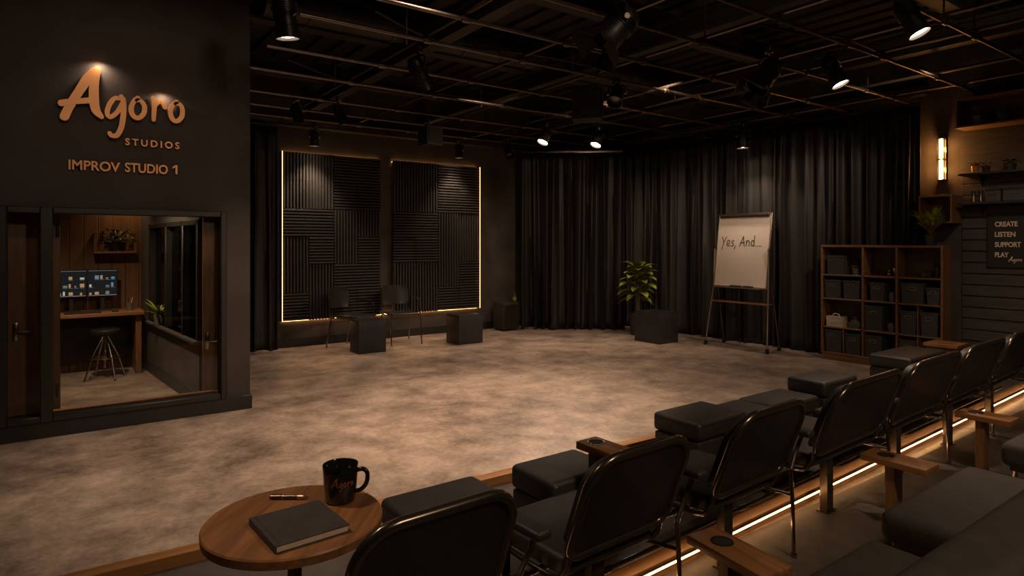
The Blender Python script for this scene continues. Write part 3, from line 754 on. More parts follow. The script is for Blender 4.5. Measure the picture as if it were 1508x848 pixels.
m = MB(); m.cyl((-.066, -.462, .65), (-.066, .462, .65), .011); m.box(-.075, .10, -.42, .42, .645, .655); m.build('shelf_bar', 'walnuty', t)
WR = [[(.00, .20), (.035, .11)], [(.085, .20), (.035, .11), (.01, .005)],                                     # Y
      [(.10, .085), (.145, .10), (.15, .135), (.12, .145), (.10, .10), (.115, .055), (.16, .07)],               # e
      [(.235, .14), (.20, .135), (.195, .11), (.225, .09), (.225, .06), (.185, .055)],                         # s
      [(.262, .062), (.262, .045), (.248, .012)],
      [(.345, .05), (.385, .14), (.41, .205)], [(.41, .205), (.425, .12), (.44, .05)], [(.355, .105), (.44, .11)],   # A
      [(.475, .14), (.472, .055)], [(.472, .10), (.50, .14), (.525, .125), (.527, .055)],                       # n
      [(.62, .21), (.617, .13), (.617, .055)], [(.615, .125), (.585, .14), (.562, .10), (.58, .06), (.615, .075)]]    # d
m = MB()
for k, s_ in enumerate(WR): stroke_mesh(m, s_, .011, .0015 + .0002 * k, lambda x, z, d: tuple(bm_ @ Vector((-.0045 - d, .345 - x * .86, .53 + z * .95))))
for k in range(4):
    x = .65 + k * .032; stroke_mesh(m, [(x, .058), (x + .003, .058)], .014, .0015, lambda x, z, d: tuple(bm_ @ Vector((-.0045 - d, .345 - x * .86, .53 + z * .95))))
m.build('handwriting', 'ink', t)

# ------------------------------------------------------------------ bookcase and its contents
BX0, BX1, BY0, BY1, BH = 8.06, 8.22, 2.94, 4.34, 1.475
bc = thing('bookcase', 'walnut cube bookcase with four rows of compartments standing before the right curtain', 'bookcase', (BX0, BY0, 0))
D_, W_ = .40, BY1 - BY0
XS = BX0
def bpart(name, *a, mat='shelfw'):
    m = MB(); m.box(*a, .003, 1); return m.build(name, mat, bc)
D_ = .22   # stands just in front of the curtain
bpart('top_panel', 0, D_, 0, W_, BH - .028, BH); bpart('plinth', .005, D_, .01, W_ - .01, 0, .075); bpart('bottom_panel', 0, D_, 0, W_, .075, .1)
bpart('side_panel', 0, D_, 0, .025, .1, BH - .028); bpart('side_panel', 0, D_, W_ - .025, W_, .1, BH - .028)
YD = [(.025, .475), (.497, .865), (.887, 1.375)]         # from right column to left column (local y grows to the left in the photo)
bpart('divider', .002, D_ - .01, .475, .497, .1, BH - .028); bpart('divider', .002, D_ - .01, .865, .887, .1, BH - .028)
ZR = [.1, .43, .795, 1.10]
for z in ZR[1:]: bpart('shelf', .002, D_ - .01, .025, W_ - .025, z - .02, z)
bpart('small_divider', .004, D_ - .01, .255, .267, ZR[1], ZR[2] - .02); bpart('small_divider', .004, D_ - .01, .255, .267, ZR[0], ZR[1] - .02); bpart('small_divider', .004, D_ - .01, 1.11, 1.122, ZR[0], ZR[1] - .02)
bpart('back_panel', D_ - .01, D_, .02, W_ - .02, .1, BH - .02, mat='shadewood')
def bin_(label, y, z, w, h, d=.17, handle=True, lid=False):
    t = thing('storage_bin', label, 'storage bin', (BX0 + .02, BY0 + y, z), 0, 'dark storage bins in the bookcase')
    m = MB(); k = .012
    vs = [(0, -w / 2 + k), (0, w / 2 - k), (d, w / 2 - k), (d, -w / 2 + k)]; vt = [(-.006, -w / 2), (-.006, w / 2), (d, w / 2), (d, -w / 2)]
    b = [m.bm.verts.new((x, y_, 0)) for x, y_ in vs]; tp = [m.bm.verts.new((x, y_, h)) for x, y_ in vt]
    for i in range(4): m.bm.faces.new((b[i], b[(i + 1) % 4], tp[(i + 1) % 4], tp[i]))
    m.bm.faces.new(b[::-1]); m.bm.faces.new(tp); m.build('body', 'binm', t)
    m = MB(); m.box(-.012, d + .002, -w / 2 - .005, w / 2 + .005, h - .016, h + .004, .004, 1); m.build('rim', 'binm', t)
    if handle:
        hz = h * .74; hw = min(.038, w * .24)
        pts = [(-.009, hw * math.cos(a) if abs(math.cos(a)) < .7 else hw * math.copysign(1, math.cos(a)), hz + .014 * math.sin(a)) for a in [2 * PI * i / 20 for i in range(20)]]
        m = MB(); m.tube(pts, .0035, 6, True); m.build('handle', 'silver', t)
        m = MB(); m.box(-.0085, -.002, -hw, hw, hz - .012, hz + .012, .002, 1); m.build('handle_hole_shade', 'black', t)  # black inset paints the dark of the hole, nothing is cut
    return t
def yl(a, b): return (a + b) / 2
bin_('dark storage bin in the top left compartment of the bookcase', 1.22, ZR[3], .22, .235)
bin_('dark bin in second row from top, at the bookcase left edge', 1.255, ZR[2], .20, .23)
bin_('dark bin in second row from top, second from the bookcase left edge', 1.02, ZR[2], .20, .23)
bin_('dark bin in second row from top, middle column', .71, ZR[2], .17, .22)
bin_('wide dark bin in second row from top, right column', .32, ZR[2], .245, .235)
bin_('narrow dark bin in second row from top, at the bookcase right edge', .105, ZR[2], .14, .19)
bin_('tall dark bin in third row from top, middle column', .75, ZR[1], .21, .30)
bin_('dark bin in third row from top, left of the thin divider in the right column', .365, ZR[1], .175, .27)
bin_('dark bin in third row from top, at the bookcase right edge', .145, ZR[1], .18, .27)
bin_('dark bin in bottom row, at the bookcase left edge', 1.245, ZR[0], .21, .28)
bin_('dark bin in bottom row, right of the thin divider in the left column', 1.0, ZR[0], .19, .26)
bin_('dark bin in bottom row, middle column of the bookcase', .755, ZR[0], .20, .265)
bin_('dark bin in bottom row, right column of the bookcase behind the ottoman', .37, ZR[0], .18, .26)
def put(name, label, cat, y, z, mb, mat, x=.09): return tag(mb.build(name, mat, None, (BX0 + x, BY0 + y, z)), label, cat)
small_plant('small_plant', 'little green plant in a grey pot in the top left compartment', (BX0 + .09, BY0 + 1.0, ZR[3]), .07, .05, .085, .05, n=16, seed=8, potmat='potg', mat='leaf')
t = thing('camera', 'small camera lying in the top right compartment of the bookcase', 'camera', (BX0 + .08, BY0 + .2, ZR[3]))
m = MB(); m.box(-.03, .03, -.055, .055, 0, .07, .008, 2); m.box(-.02, .02, -.02, .02, .07, .088, .006, 1); m.build('body', 'black', t)
m = MB(); m.cyl((-.03, 0, .035), (-.065, 0, .035), .028, n=20); m.build('lens', 'lensoff', t)
t = thing('jar', 'dark lidded jar at the right of the top right compartment', 'jar', (BX0 + .09, BY0 + .085, ZR[3]))
m = MB(); m.lathe([(0, 0), (.036, 0), (.04, .01), (.04, .085), (.028, .1), (0, .1)], 20); m.build('body', 'can', t)
m = MB(); m.lathe([(.03, .1), (.03, .125), (0, .128)], 20); m.build('lid', 'blackmetal', t)
m = MB(); m.lathe([(0, 0), (.025, 0), (.016, .01), (.006, .03), (.006, .05), (.024, .075), (.024, .1), (.02, .1), (.018, .08), (0, .06)], 18); put('metal_ornament', 'taller shiny metal ornament in the top middle compartment of the bookcase', 'ornament', .54, ZR[3], m, 'silver')
m = MB(); m.lathe([(0, 0), (.022, 0), (.03, .02), (.03, .045), (.012, .06), (.014, .075), (0, .075)], 18); put('metal_ornament', 'shorter metal ornament beside the taller one, top middle compartment', 'ornament', .60, ZR[3], m, 'chrome')
m = MB(); m.lathe([(0, 0), (.04, 0), (.045, .02), (.045, .09), (.03, .105), (.03, .12), (0, .12)], 20); put('jar', 'smoky jar beside the bin in second row, middle column', 'jar', .565, ZR[2], m, 'bag')
t = thing('paper_stack', 'stack of cream papers with a band in the third row left compartment', 'papers', (BX0 + .09, BY0 + 1.235, ZR[1]))
rnd = random.Random(4); m = MB()
for k in range(9):
    e = rnd.uniform(-.006, .006); m.box(-.075 + e, .075 + e, -.10 + e, .10 + e, k * .0145, k * .0145 + .0125)
m.build('sheets', 'paper', t)
m = MB(); m.tube([(-.02, -.04, .13), (-.02, -.035, .155), (-.02, .015, .165), (-.02, .035, .155), (-.02, .04, .13)], .008, 8); m.build('handle', 'paper', t)
m = MB(); m.lathe([(0, 0), (.07, 0), (.085, .02), (.085, .07), (.05, .1), (.02, .115), (.04, .135), (.03, .14), (0, .12)], 14)
rnd = random.Random(2)
for v in m.bm.verts: v.co += Vector((rnd.uniform(-.008, .008) * .6, rnd.uniform(-.01, .01), rnd.uniform(-.006, .006)))
for v in m.bm.verts: v.co.z = max(0, v.co.z); v.co.x *= .85
put('plastic_bag', 'crumpled smoky plastic bag beside the cream papers in the bookcase', 'bag', 1.0, ZR[1], m, 'bag')
m = MB(); m.lathe([(0, 0), (.045, 0), (.055, .09), (.058, .1), (.05, .1), (.046, .08), (0, .08)], 20); put('small_pot', 'small empty dark pot right of the tall bin, third row', 'pot', .575, ZR[1], m, 'bag')
m = MB(); m.lathe([(0, 0), (.045, 0), (.05, .1), (.052, .12), (.045, .12), (.04, .1), (0, .1)], 20); put('small_pot', 'small dark pot in the bottom row, right of the middle bin', 'pot', .565, ZR[0], m, 'binm')
small_plant('potted_fern', 'leafy green plant in a black pot on top of the bookcase', (BX0 + .075, BY0 + .15, BH), .36, .10, .12, .065, n=56, seed=6, mat='leaf', spread=.55, rise=(.7, 1.6))

# ------------------------------------------------------------------ right wall: box shelf, sconce, wall shelves, sign
t = thing('box_shelf', 'open wooden cube shelf on the wall under the glowing sconce', 'shelf', (8.20, 2.90, 1.73))
w, h, d = .345, .325, .28
for nm, a in (('top_panel', (0, d, 0, w, h - .022, h)), ('bottom_panel', (0, d, 0, w, 0, .022)), ('side_panel', (0, d, 0, .02, .022, h - .022)), ('side_panel', (0, d, w - .02, w, .022, h - .022)), ('back_panel', (d - .012, d, .02, w - .02, .022, h - .022))):
    m = MB(); m.box(*a, .002, 1); m.build(nm, 'shelfw', t)
t = thing('wall_sconce', 'tall glowing amber wall sconce with two stacked light tubes', 'wall light', (UR, 3.10, 2.24))
m = MB(); m.box(-.02, -.001, -.045, .045, 0, .5, .004, 1); m.build('backplate', 'blackmetal', t)
for z in (.015, .262):
    m = MB(); m.cyl((-.055, 0, z), (-.055, 0, z + .222), .020, n=20); m.build('light_tube', 'sconce', t)
m = MB()
for z in (0, .244, .49): m.box(-.085, -.002, -.04, .04, z, z + .012, .003, 1)
for s_ in (-1, 1): m.box(-.066, -.056, s_ * .036 - .004, s_ * .036 + .004, 0, .5)
m.build('cage', 'blackmetal', t)
for z in (.13, .37):
    L = bpy.data.lights.new('sconce_bulb', 'POINT'); L.energy = 5; L.color = (1., .40, .10); L.shadow_soft_size = .025
    o = bpy.data.objects.new('sconce_bulb', L); COL.objects.link(o); o.parent = t; o.location = (-.105, 0, z)
t = thing('box_shelf', 'long open wooden box shelf at the top of the plank wall', 'shelf', (8.2, 1.5, 2.79))
for nm, a in (('top_panel', (0, .275, 0, 1.37, .31, .33)), ('bottom_panel', (0, .275, 0, 1.37, 0, .02)), ('side_panel', (0, .275, 1.35, 1.37, .02, .31)), ('side_panel', (0, .275, 0, .02, .02, .31)), ('back_panel', (.262, .275, .02, 1.35, .02, .31))):
    m = MB(); m.box(*a, .002, 1); m.build(nm, 'shelfw', t)
for z, lab in ((2.26, 'upper dark shelf board on the plank wall, carrying small plants'), (1.93, 'lower dark shelf board on the plank wall, carrying black boxes')):
    t = thing('wall_shelf', lab, 'shelf', (8.24, 1.5, z), 0, 'dark shelf boards on the plank wall')
    m = MB(); m.box(0, .235, 0, 1.36, 0, .025, .003, 1); m.build('board', 'black', t)
    for y in (.2, 1.2):
        m = MB(); m.prism([(0, 0), (.18, 0), (.18, -.12)], .015, Matrix.Translation((.055, y, 0)) @ Matrix.Rotation(PI / 2, 4, 'X')); m.build('bracket', 'blackmetal', t)
small_plant('small_plant', 'leafy plant in a grey pot at the left of the top box shelf', (8.32, 2.69, 2.81), .13, .07, .11, .06, n=24, seed=3, potmat='potg')
small_plant('small_plant', 'low plant in a wide dark pot, right in the top box shelf', (8.32, 2.46, 2.81), .12, .07, .10, .07, n=22, seed=5, potmat='binm')
small_plant('small_plant', 'small bright plant in a clay coloured pot on the upper dark shelf', (8.32, 2.715, 2.285), .09, .05, .075, .04, n=16, seed=7, potmat='copperprint', mat='leaf')
small_plant('small_plant', 'small round plant in a dark pot, second on the upper dark shelf', (8.32, 2.615, 2.285), .08, .05, .06, .04, n=18, seed=9, mat='leaf')
small_plant('small_plant', 'low dark plant at the right of the upper dark shelf', (8.32, 2.40, 2.285), .10, .06, .07, .06, n=18, seed=12)
for y, w, lab in ((2.54, .14, 'black lidded box on the lower dark shelf, left one'), (2.34, .22, 'wide black lidded box on the lower dark shelf, right one')):
    t = thing('storage_box', lab, 'box', (8.27, y, 1.955), 0, 'lidded boxes on the lower dark shelf')
    m = MB(); m.box(0, .17, -w / 2, w / 2, 0, .12, .005, 1); m.build('body', 'binm', t)
    m = MB(); m.box(-.006, .176, -w / 2 - .006, w / 2 + .006, .12, .145, .005, 1); m.build('lid', 'cube', t)
    m = MB(); m.tube([(-.01, -.03, .085), (-.02, -.025, .085), (-.02, .025, .085), (-.01, .03, .085)], .004, 6); m.build('handle', 'silver', t)
t = thing('binoculars', 'small black binoculars standing at the left of the lower dark shelf', 'binoculars', (8.32, 2.70, 1.955))
for s_ in (-1, 1):
    m = MB(); m.lathe([(0, 0), (.03, 0), (.03, .03), (.02, .06), (.02, .10), (.024, .10), (.024, .13), (0, .13)], 16, (0, s_ * .034, 0)); m.build('barrel', 'blackmetal', t)
m = MB(); m.box(-.01, .01, -.02, .02, .06, .09, .003, 1); m.build('bridge', 'black', t)
t = thing('wall_sign', 'black sign board on the plank wall with four cream words', 'sign', (UR - .022, 2.65, 1.23))
m = MB(); m.box(-.022, -.001, -.44, 0, 0, .61, .004, 1); m.build('board', 'black', t)
m = MB()
for a in ((-.44, 0, 0, .012), (-.44, 0, .598, .61), (-.44, -.43, .012, .598), (-.01, 0, .012, .598)): m.box(-.028, -.002, a[0], a[1], a[2], a[3], .002, 1)
m.build('frame', 'blackmetal', t)
for k, (tx, wd) in enumerate((('CREATE', .205), ('LISTEN', .186), ('SUPPORT', .235), ('PLAY', .125))):
    text_obj('lettering', tx, .075, .002, 'letter', (-.024, -.075, .455 - k * .113), (PI / 2, 0, -PI / 2), t, wd, 1., .002)
m = MB()
for k, (pts, w) in enumerate(SCRIPT.values()): stroke_mesh(m, pts, [q * .8 for q in w], .002 + .0003 * k, lambda x, z, d: (-.023 - d, -.20 - x * .14, .05 + (z - 2.36) * .14))
m.build('script_lettering', 'letter', t)

# ------------------------------------------------------------------ seating: platform, step light, rails
ROT = math.atan(.045)
def vrow(u, v): return v + .045 * (u - 1.6)
LA, LB = (-1.2, 1.80), (8.0, 2.15)
m = MB(); m.prism([(LA[0], LA[1]), (LB[0], LB[1]), (8.0, 2.785), (-1.2, 3.065)], .12); o = struct('floor_platform', m, 'carpet')
ang = math.atan2(LB[1] - LA[1], LB[0] - LA[0]); LL = math.hypot(LB[0] - LA[0], LB[1] - LA[1])
m = MB(); m.box(0, LL, -.014, -.001, .0, .122, .002, 1); o = m.build('trim_10', 'oak', None, (LA[0], LA[1], 0), (0, 0, ang)); o['kind'] = 'structure'
m = MB(); cl = math.hypot(9.2, .28); m.box(0, cl, 0, .075, 0, .17, .005, 2); o = struct('trim_11', m, 'oak'); o.location = (-1.2, 3.07, 0); o.rotation_euler = (0, 0, -math.atan2(.28, 9.2))
t = thing('step_light', 'long glowing warm LED strip on the platform edge under the chair row', 'light strip', (LA[0], LA[1], 0), ang)
m = MB(); m.box(.6, LL, -.028, -.015, .036, .058, .004, 1); m.build('channel', 'blackmetal', t)
m = MB(); m.box(.6, LL, -.034, -.028, .044, .053, .002, 1); m.build('diffuser', 'ledfloor', t)

CH = [(.58, 1.08), (1.39, 1.91), (2.23, 2.78), (3.10, 3.88), (4.01, 4.84), (4.96, 5.80), (5.95, 6.75)]
CL = ['black tubular frame row chair nearest the camera, beside the round table', 'black tubular frame row chair, second from the round table', 'black tubular frame row chair, third from the round table', 'wide black row chair, fourth from the round table', 'wide black row chair in front of the bookcase ottoman, fifth from the round table', 'wide black row chair, second from the right edge of the photo', 'black row chair at the far right end of the front row']
def rrect(w, z0, z1, rt, rb, n=7):
    pts = []
    for cx, cz, r, a0 in ((w / 2 - rb, z0 + rb, rb, -PI / 2), (w / 2 - rt, z1 - rt, rt, 0), (-w / 2 + rt, z1 - rt, rt, PI / 2), (-w / 2 + rb, z0 + rb, rb, PI)):
        for k in range(n + 1):
            a = a0 + PI / 2 * k / n; pts.append((cx + r * math.cos(a), cz + r * math.sin(a)))
    return pts
def row_chair(label, u0, u1, sdep=.47, gap=.3):
    w = u1 - u0; uc = (u0 + u1) / 2
    t = thing('row_chair', label, 'chair', (uc, vrow(uc, 1.64), 0), ROT, 'black chairs of the front row')
    LN = .135 / .36
    def bk(x, s, off): return (x, -LN * s * 1.0 + off, .425 + s)          # lean backwards
    rt = min(.13, w * .22)
    out = rrect(w, 0, .365, rt, .06)
    m = MB(); m.tube([bk(x, s, 0) for x, s in out], .0165, 10, True); m.build('back_frame', 'blackmetal', t)
    inn = rrect(w - .018, .008, .357, rt - .01, .05)
    def slab(name, poly, a, b, mat):
        q = MB(); n = len(poly)
        F = [q.bm.verts.new(bk(x, s, a)) for x, s in poly]; B = [q.bm.verts.new(bk(x, s, b)) for x, s in poly]
        q.bm.faces.new(F); q.bm.faces.new(B[::-1])
        for i in range(n): q.bm.faces.new((F[i], B[i], B[(i + 1) % n], F[(i + 1) % n]))
        return q.build(name, mat, t, ang=40)
    slab('back_panel', inn, -.006, .01, 'vinyl'); slab('back_cushion', rrect(w - .05, .02, .345, rt - .02, .05), .01, .06, 'uphol')
    m = MB(); m.box(-w / 2 + .02, w / 2 - .02, -.0 + .03, sdep, .335, .415, .028, 4); m.build('seat', 'uphol', t)
    for s_ in (-1, 1):
        m = MB(); m.tube(catmull([(s_ * (w / 2 - .02), -.0, .445), (s_ * (w / 2 - .015), .02, .375), (s_ * (w / 2 - .02), .10, .325), (s_ * (w / 2 - .03), sdep - .05, .325)], 5), .0105, 8); m.build('seat_rail', 'blackmetal', t)
    ax = w / 2 + min(.15, gap / 2); lx = w / 2 + .055
    m = MB(); m.box(ax - .032, ax + .032, -.08, .20, .565, .598, .012, 3); a = m.build('armrest', 'uphol', t)
    m = MB(); m.tube(catmull([(ax, .14, .568), (ax - .005, .10, .50), (lx, .06, .41), (w / 2 - .02, .06, .335)], 5), .011, 8); m.tube(catmull([(ax, -.03, .568), (ax - .012, -.01, .50), (lx, -.02, .40)], 4), .010, 8); m.build('armrest_bracket', 'blackmetal', a)
    m = MB(); m.tube(catmull([(lx, -.02, .42), (lx, -.03, .3), (lx + .005, -.035, .012)], 5), .0095, 8); m.cyl((lx + .005, -.035, .004), (lx + .005, -.035, .02), .015, n=14); m.build('leg', 'chrome', t)
    m = MB(); m.tube([(lx, -.022, .30), (w / 2 - .03, .10, .325)], .008, 8); m.build('stretcher', 'chrome', t)
    m = MB(); m.box(-.033, .033, .095, .142, .004, .336, .004, 1); m.box(-.05, .05, .085, .152, .004, .012); m.build('pedestal', 'blackmetal', t)
    return t
for k, ((a, b), l) in enumerate(zip(CH, CL)): row_chair(l, a, b, .375 if k == 0 else .47, (CH[k + 1][0] - b) if k < 6 else .2)
for y, z, r, lab in ((.172, .318, .012, 'upper black metal rail joining the front row chairs under their seats'), (.168, .205, .010, 'lower black metal rail joining the front row chairs near the floor')):
    m = MB(); m.tube([(0, y, z), (6.4, y, z)], r, 10)
    for k in range(7): m.cyl((.3 + k * .95, y, z), (.34 + k * .95, y, z), r * 1.5, n=12)
    tag(m.build('seat_beam', 'chrome', None, (.5, vrow(.5, 1.64), 0), (0, 0, ROT)), lab, 'rail', 'rails under the front row')

# ottomans
OT = [(1.07, 1.53, 2.12, 2.44, .45, 'wide charcoal ottoman right behind the mug, first of the front row'), (1.74, 2.15, 2.13, 2.45, .45, 'charcoal ottoman with thick lid cushion beside the wooden cup holder post'),
      (2.98, 3.46, 2.32, 2.67, .46, 'charcoal ottoman in front of the third row chair, with two low ones behind it'), (3.485, 3.87, 2.36, 2.68, .41, 'low charcoal ottoman, left one of the two between taller ottomans'),
      (3.885, 4.42, 2.38, 2.70, .41, 'low charcoal ottoman, right one of the two between taller ottomans'), (4.44, 4.93, 2.36, 2.66, .50, 'tall charcoal ottoman in front of the fourth row chair'),
      (5.97, 6.74, 2.42, 2.78, .50, 'wide charcoal ottoman in front of the bookcase')]
for k, (u0, u1, v0, v1, h, lab) in enumerate(OT):
    t = thing('ottoman', lab, 'ottoman', ((u0 + u1) / 2, (v0 + v1) / 2, .12), .01, 'charcoal ottomans before the front row')
    w, d = (u1 - u0) / 2, (v1 - v0) / 2; H_ = h - .12
    m = MB(); m.box(-w + .008, w - .008, -d + .008, d - .008, .0, H_ - .115, .014, 3); m.build('base', 'uphol', t)
    m = MB(); m.box(-w, w, -d, d, H_ - .112, H_, .028, 4); m.build('lid_cushion', 'uphol', t)
    m = MB(); zz = H_ - .022
    m.tube([(x, y - d, zz) for x, y in rrect(2 * w - .004, .002, 2 * d - .002, .032, .032)], .0032, 6, True); m.build('piping', 'vinyl', t)

# cup holder trays on posts
def tray(label, c, top, base, w=.15, L=.31, rz=0.):
    t = thing('cup_holder_tray', label, 'tray table', (c[0], c[1], base), rz, 'wooden cup holder trays')
    H_ = top - base
    m = MB(); m.box(-w / 2, w / 2, -L / 2, L / 2, H_ - .034, H_, .004, 2); m.build('tray_top', 'walnuty', t)
    m = MB(); m.box(-.045, .045, -.0, .05, 0, H_ - .034, .003, 1); m.build('post', 'walnutz', t)
    m = MB(); m.box(-.05, .05, -.008, .058, 0, .008); m.build('foot_plate', 'blackmetal', t)
    m = MB(); m.lathe([(.030, H_ + .0005), (.038, H_ + .003), (.041, H_ + .0025), (.042, H_ + .0005)], 24, (0, L * .2, 0)); m.build('cup_ring', 'blackmetal', t)
    m = MB(); m.lathe([(0, H_ + .0012), (.031, H_ + .0014)], 24, (0, L * .2, 0)); m.build('cup_well', 'black', t)
tray('wooden cup holder tray on a post between the first two ottomans and chairs', (1.95, 2.03), .61, .12, .125, .22, ROT)
tray('wooden cup holder tray at the bottom edge, nearest the camera', (1.975, 1.37), .40, .004, .15, .35, -.12)
tray('wooden cup holder tray on a post beside the glowing step, second from the camera', (3.58, 1.51), .37, .004, .165, .32, 0)
tray('wooden cup holder tray near the right edge, third from the camera', (4.88, 1.53), .39, .004, .18, .30, 0)
t = thing('side_table', 'square wooden block table right of the bookcase ottoman', 'table', (7.2, 2.60, .12))
m = MB(); m.box(-.15, .15, -.15, .15, .35, .385, .004, 1); m.build('table_top', 'walnut', t)
m = MB(); m.box(-.13, .13, -.13, .13, 0, .35, .003, 1); m.build('base', 'walnutz', t)

# second row lounge seats
def lounge(label, u0, u1, v0, v1, back):
    w = u1 - u0
    t = thing('lounge_seat', label, 'seat', ((u0 + u1) / 2, v0, .004), 0, 'second row lounge seats')
    d = v1 - v0
    m = MB(); m.box(-w / 2, w / 2, -.08 if back else 0, d, .285, .416, .045, 5); m.build('seat_cushion', 'seat', t)
    for s_ in (-1, 1):
        m = MB(); m.tube(catmull([(s_ * w * .36, .06, .29), (s_ * w * .36, .04, .2), (s_ * w * .36, .02, .012), (s_ * w * .36, .2, .012), (s_ * w * .36, d - .06, .012), (s_ * w * .36, d - .03, .06), (s_ * w * .36, d - .05, .29)], 6), .012, 8); m.build('leg', 'chrome', t)
    m = MB(); m.box(-w / 2 + .04, w / 2 - .04, .04, d - .04, .262, .29, .004, 1); m.build('seat_frame', 'blackmetal', t)
    if back:
        bw = back[1] - back[0]; bc_ = (back[0] + back[1]) / 2 - (u0 + u1) / 2
        m = MB(); m.box(bc_ - bw / 2, bc_ + bw / 2, -.27, -.085, .26, .75, .045, 5); m.build('backrest', 'seat', t)
    return t
lounge('grey brown lounge seat nearest the camera with its backrest filling the bottom right corner', 1.50, 2.44, .76, 1.13, (1.46, 2.60))
lounge('grey brown lounge seat behind the middle cup holder tray at the right', 2.70, 3.62, .66, 1.22, None)
lounge('grey brown lounge seat cut by the right edge, beyond the middle cup holder tray', 4.15, 5.0, .66, 1.25, None)

# ------------------------------------------------------------------ round table and what lies on it
TX, TY, TZ = .61, 2.05, .62
t = thing('round_table', 'round walnut pedestal table at bottom left carrying mug and notebook', 'table', (TX, TY, .12))
m = MB(); m.lathe([(0, TZ - .12 - .036), (.262, TZ - .12 - .036), (.274, TZ - .12 - .030), (.276, TZ - .12 - .005), (.272, TZ - .12), (0, TZ - .12)], 72); m.build('table_top', 'walnut', t, (0, 0, 0), (0, 0, .9))
m = MB(); m.cyl((0, 0, .02), (0, 0, TZ - .157), .022); m.lathe([(.022, TZ - .19), (.09, TZ - .165), (.09, TZ - .157)], 24); m.build('pedestal', 'blackmetal', t)
m = MB(); m.lathe([(0, 0), (.17, 0), (.17, .012), (.05, .024), (0, .026)], 36); m.build('base', 'blackmetal', t)
# notebook
nbz = math.atan2(2.095 - 2.076, .70 - .476)
t = thing('notebook', 'charcoal hardback notebook lying closed on the round walnut table', 'notebook', (.598, 1.963, TZ), nbz - .02)
W2, D2 = .112, .120
m = MB(); m.box(-W2 + .004, W2 - .005, -D2 + .004, D2 - .004, .003, .020); m.build('pages', 'paper', t)
m = MB(); m.box(-W2, W2, -D2, D2, .020, .0235, .0015, 1); m.box(-W2, W2, -D2, D2, 0, .003, .001, 1); m.box(-W2 - .002, -W2 + .003, -D2, D2, 0, .0235, .0015, 1); m.build('cover', 'cover', t)
m = MB()
for k in range(24):
    y = -D2 + .012 + k * .0094; m.box(-W2 + .012, -W2 + .016, y, y + .004, .0235, .0238)
m.build('stitching', 'vinyl', t)
t = thing('pen', 'dark metal pen lying behind the notebook on the round table', 'pen', (.636, 2.207, TZ + .008), math.atan2(2.167 - 2.247, .692 - .58))
m = MB(); m.cyl((-.062, 0, 0), (.03, 0, 0), .0075, n=16); m.build('barrel', 'blackmetal', t)
m = MB(); m.cyl((.03, 0, 0), (.052, 0, 0), .0072, n=16); m.cyl((.052, 0, 0), (.068, 0, 0), .0065, .002, n=16); m.cyl((-.02, 0, 0), (-.017, 0, 0), .0082, n=16); m.build('tip', 'silver', t)
m = MB(); m.box(-.06, -.022, -.003, .003, .008, .0105); m.build('clip', 'silver', t)
# mug
MX, MY = .778, 2.095
t = thing('mug', 'large black glossy mug with copper script on the round table', 'mug', (MX, MY, TZ))
m = MB(); m.lathe([(0, 0), (.046, 0), (.050, .006), (.056, .07), (.0600, .122), (.059, .1255), (.0565, .123), (.052, .07), (.046, .01), (0, .009)], 48); m.build('body', 'ceramic', t, ang=60)
ha = math.radians(-40)
hd = Vector((math.cos(ha), math.sin(ha), 0))
m = MB(); m.tube(catmull([tuple(hd * .056 + Vector((0, 0, .106))), tuple(hd * .080 + Vector((0, 0, .110))), tuple(hd * .094 + Vector((0, 0, .095))), tuple(hd * .090 + Vector((0, 0, .062))), tuple(hd * .070 + Vector((0, 0, .040))), tuple(hd * .050 + Vector((0, 0, .034)))], 6), .0075, 10); m.build('handle', 'ceramic', t, ang=60)
m = MB()
face = math.atan2(-MY, -MX)
def onmug(x, z, d):
    zz = .052 + (z - 2.36) * .082; r = .0525 + .0075 * (zz / .132) ** 1 + .0010 + d
    a = face + .10 + (x - .42) * 1.55
    return (r * math.cos(a), r * math.sin(a), zz)
for k, (pts, w) in enumerate(SCRIPT.values()): stroke_mesh(m, pts, [q * .62 for q in w], .0006 + .00015 * k, onmug)
m.build('script_print', 'copperprint', t)

# ------------------------------------------------------------------ light
spot((.25, VS - .062, 2.95), (.25, VS + .10, 2.3), 5., 165, 1., .012, name='letter_light')
spot((.695, VS - .062, 2.76), (.69, VS + .10, 2.2), 3.5, 165, 1., .012, name='letter_light')
# booth downlights
t = thing('recessed_light', 'recessed downlight in the booth ceiling near the rear wall', 'ceiling light', (.70, 8.78, 2.4))
m = MB(); m.lathe([(.045, -.002), (.06, -.006), (.06, 0)], 24); m.build('trim_ring', 'blackmetal', t)
spot((.70, 8.80, 2.36), (.70, 8.93, 0), 26, 110, .9, .03, (1, .62, .34), name='booth_beam')
spot((.15, 7.0, 2.36), (.5, 7.2, 0), 120, 130, .8, .05, (1, .68, .42), name='booth_beam')
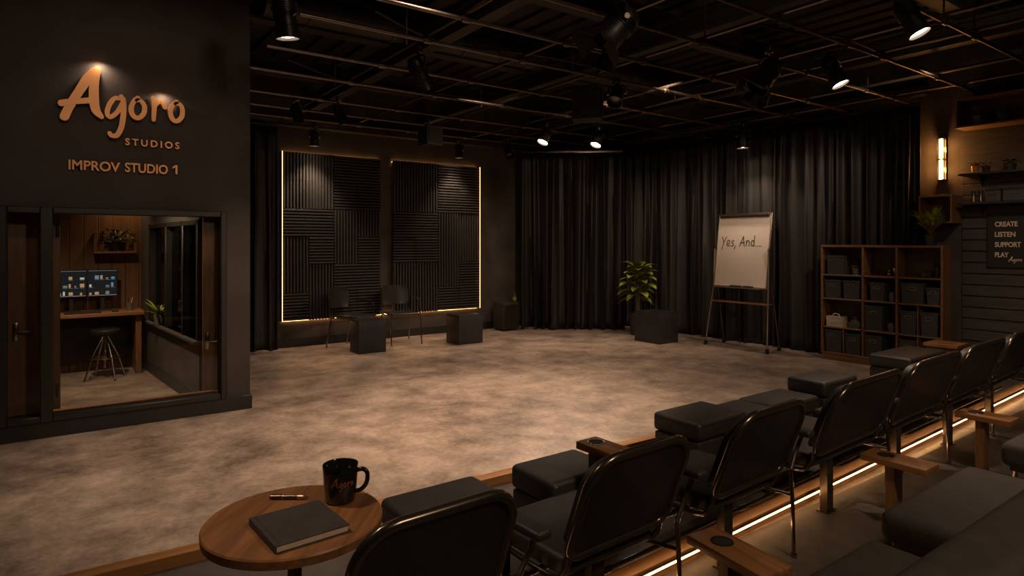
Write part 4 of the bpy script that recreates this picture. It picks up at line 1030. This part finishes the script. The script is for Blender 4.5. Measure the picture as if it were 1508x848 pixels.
# unseen lights with no fixtures, added to brighten seats, stage, curtains and walls
def area(loc, target, w, size, col=(1., .72, .5)):
    L = bpy.data.lights.new('fill_light', 'AREA'); L.energy = w; L.size = size; L.color = col; L.shape = 'DISK'
    o = bpy.data.objects.new('fill_light', L); COL.objects.link(o); o.location = loc
    o.rotation_euler = (Vector(target) - Vector(loc)).to_track_quat('-Z', 'Y').to_euler(); return o
area((2.2, -1.2, 3.7), (4.5, 4.5, .5), 60, .6)  # soft fill added behind the camera
spot((3.8, 4.3, 3.5), (3.6, 4.6, 0), 540, 76, 1., .12, name='stage_beam')
spot((2.2, 3.8, 3.5), (2.0, 4.3, 0), 240, 85, 1., .12, name='stage_beam')
spot((7.0, 2.6, 3.4), (8.1, 6.6, .3), 230, 70, 1., .1, name='curtain_fill')  # the curtain washes are added, no lamp hangs there
spot((5.3, 4.6, 3.4), (8.3, 6.3, .8), 150, 65, 1., .12, name='curtain_fill')
spot((5.2, 5.4, 3.45), (7.2, 8.3, .8), 120, 75, 1., .12, name='curtain_fill')
spot((7.2, 6.2, 3.3), (7.6, 7.15, .9), 110, 40, 1., .1, name='plant_fill')  # added to lift the potted plant
spot((5.6, 1.2, 3.6), (8.5, 2.3, 1.4), 130, 36, 1., .12, name='plank_wall_fill')  # added wash for the plank wall
spot((-.3, 2.9, 3.5), (.6, 2.0, .6), 120, 42, 1., .1, name='table_beam')
spot((4.2, 6.0, 3.5), (4.4, 8.6, .3), 50, 80, 1., .12, name='back_wall_fill')  # added wash for the tiles and stacking chairs
spot((.1, 3.0, 3.6), (.45, 6.05, 2.3), 45, 50, 1., .12, name='sign_fill')  # added out of view to brighten the copper letters
wld = bpy.data.worlds.new('room_dark'); SC.world = wld; wld.use_nodes = True
wld.node_tree.nodes['Background'].inputs[0].default_value = (.02, .014, .01, 1); wld.node_tree.nodes['Background'].inputs[1].default_value = .1

# ------------------------------------------------------------------ camera
cam = bpy.data.cameras.new('camera'); co = bpy.data.objects.new('camera', cam); COL.objects.link(co)
cam.sensor_width = 36; cam.lens = 928 / 1508 * 36; cam.shift_y = -66 / 1508
co.location = (0, 0, 1.5); co.rotation_euler = (PI / 2, 0, -math.atan2(.582, .813))
cam.clip_start = .05
SC.camera = co
SC.view_settings.view_transform = 'Standard'; SC.view_settings.look = 'None'; SC.view_settings.gamma = 1; SC.view_settings.exposure = 0
SC.view_settings.use_curve_mapping = False
SC.cycles.max_bounces = 6; SC.cycles.use_denoising = True; SC.cycles.sample_clamp_indirect = 4
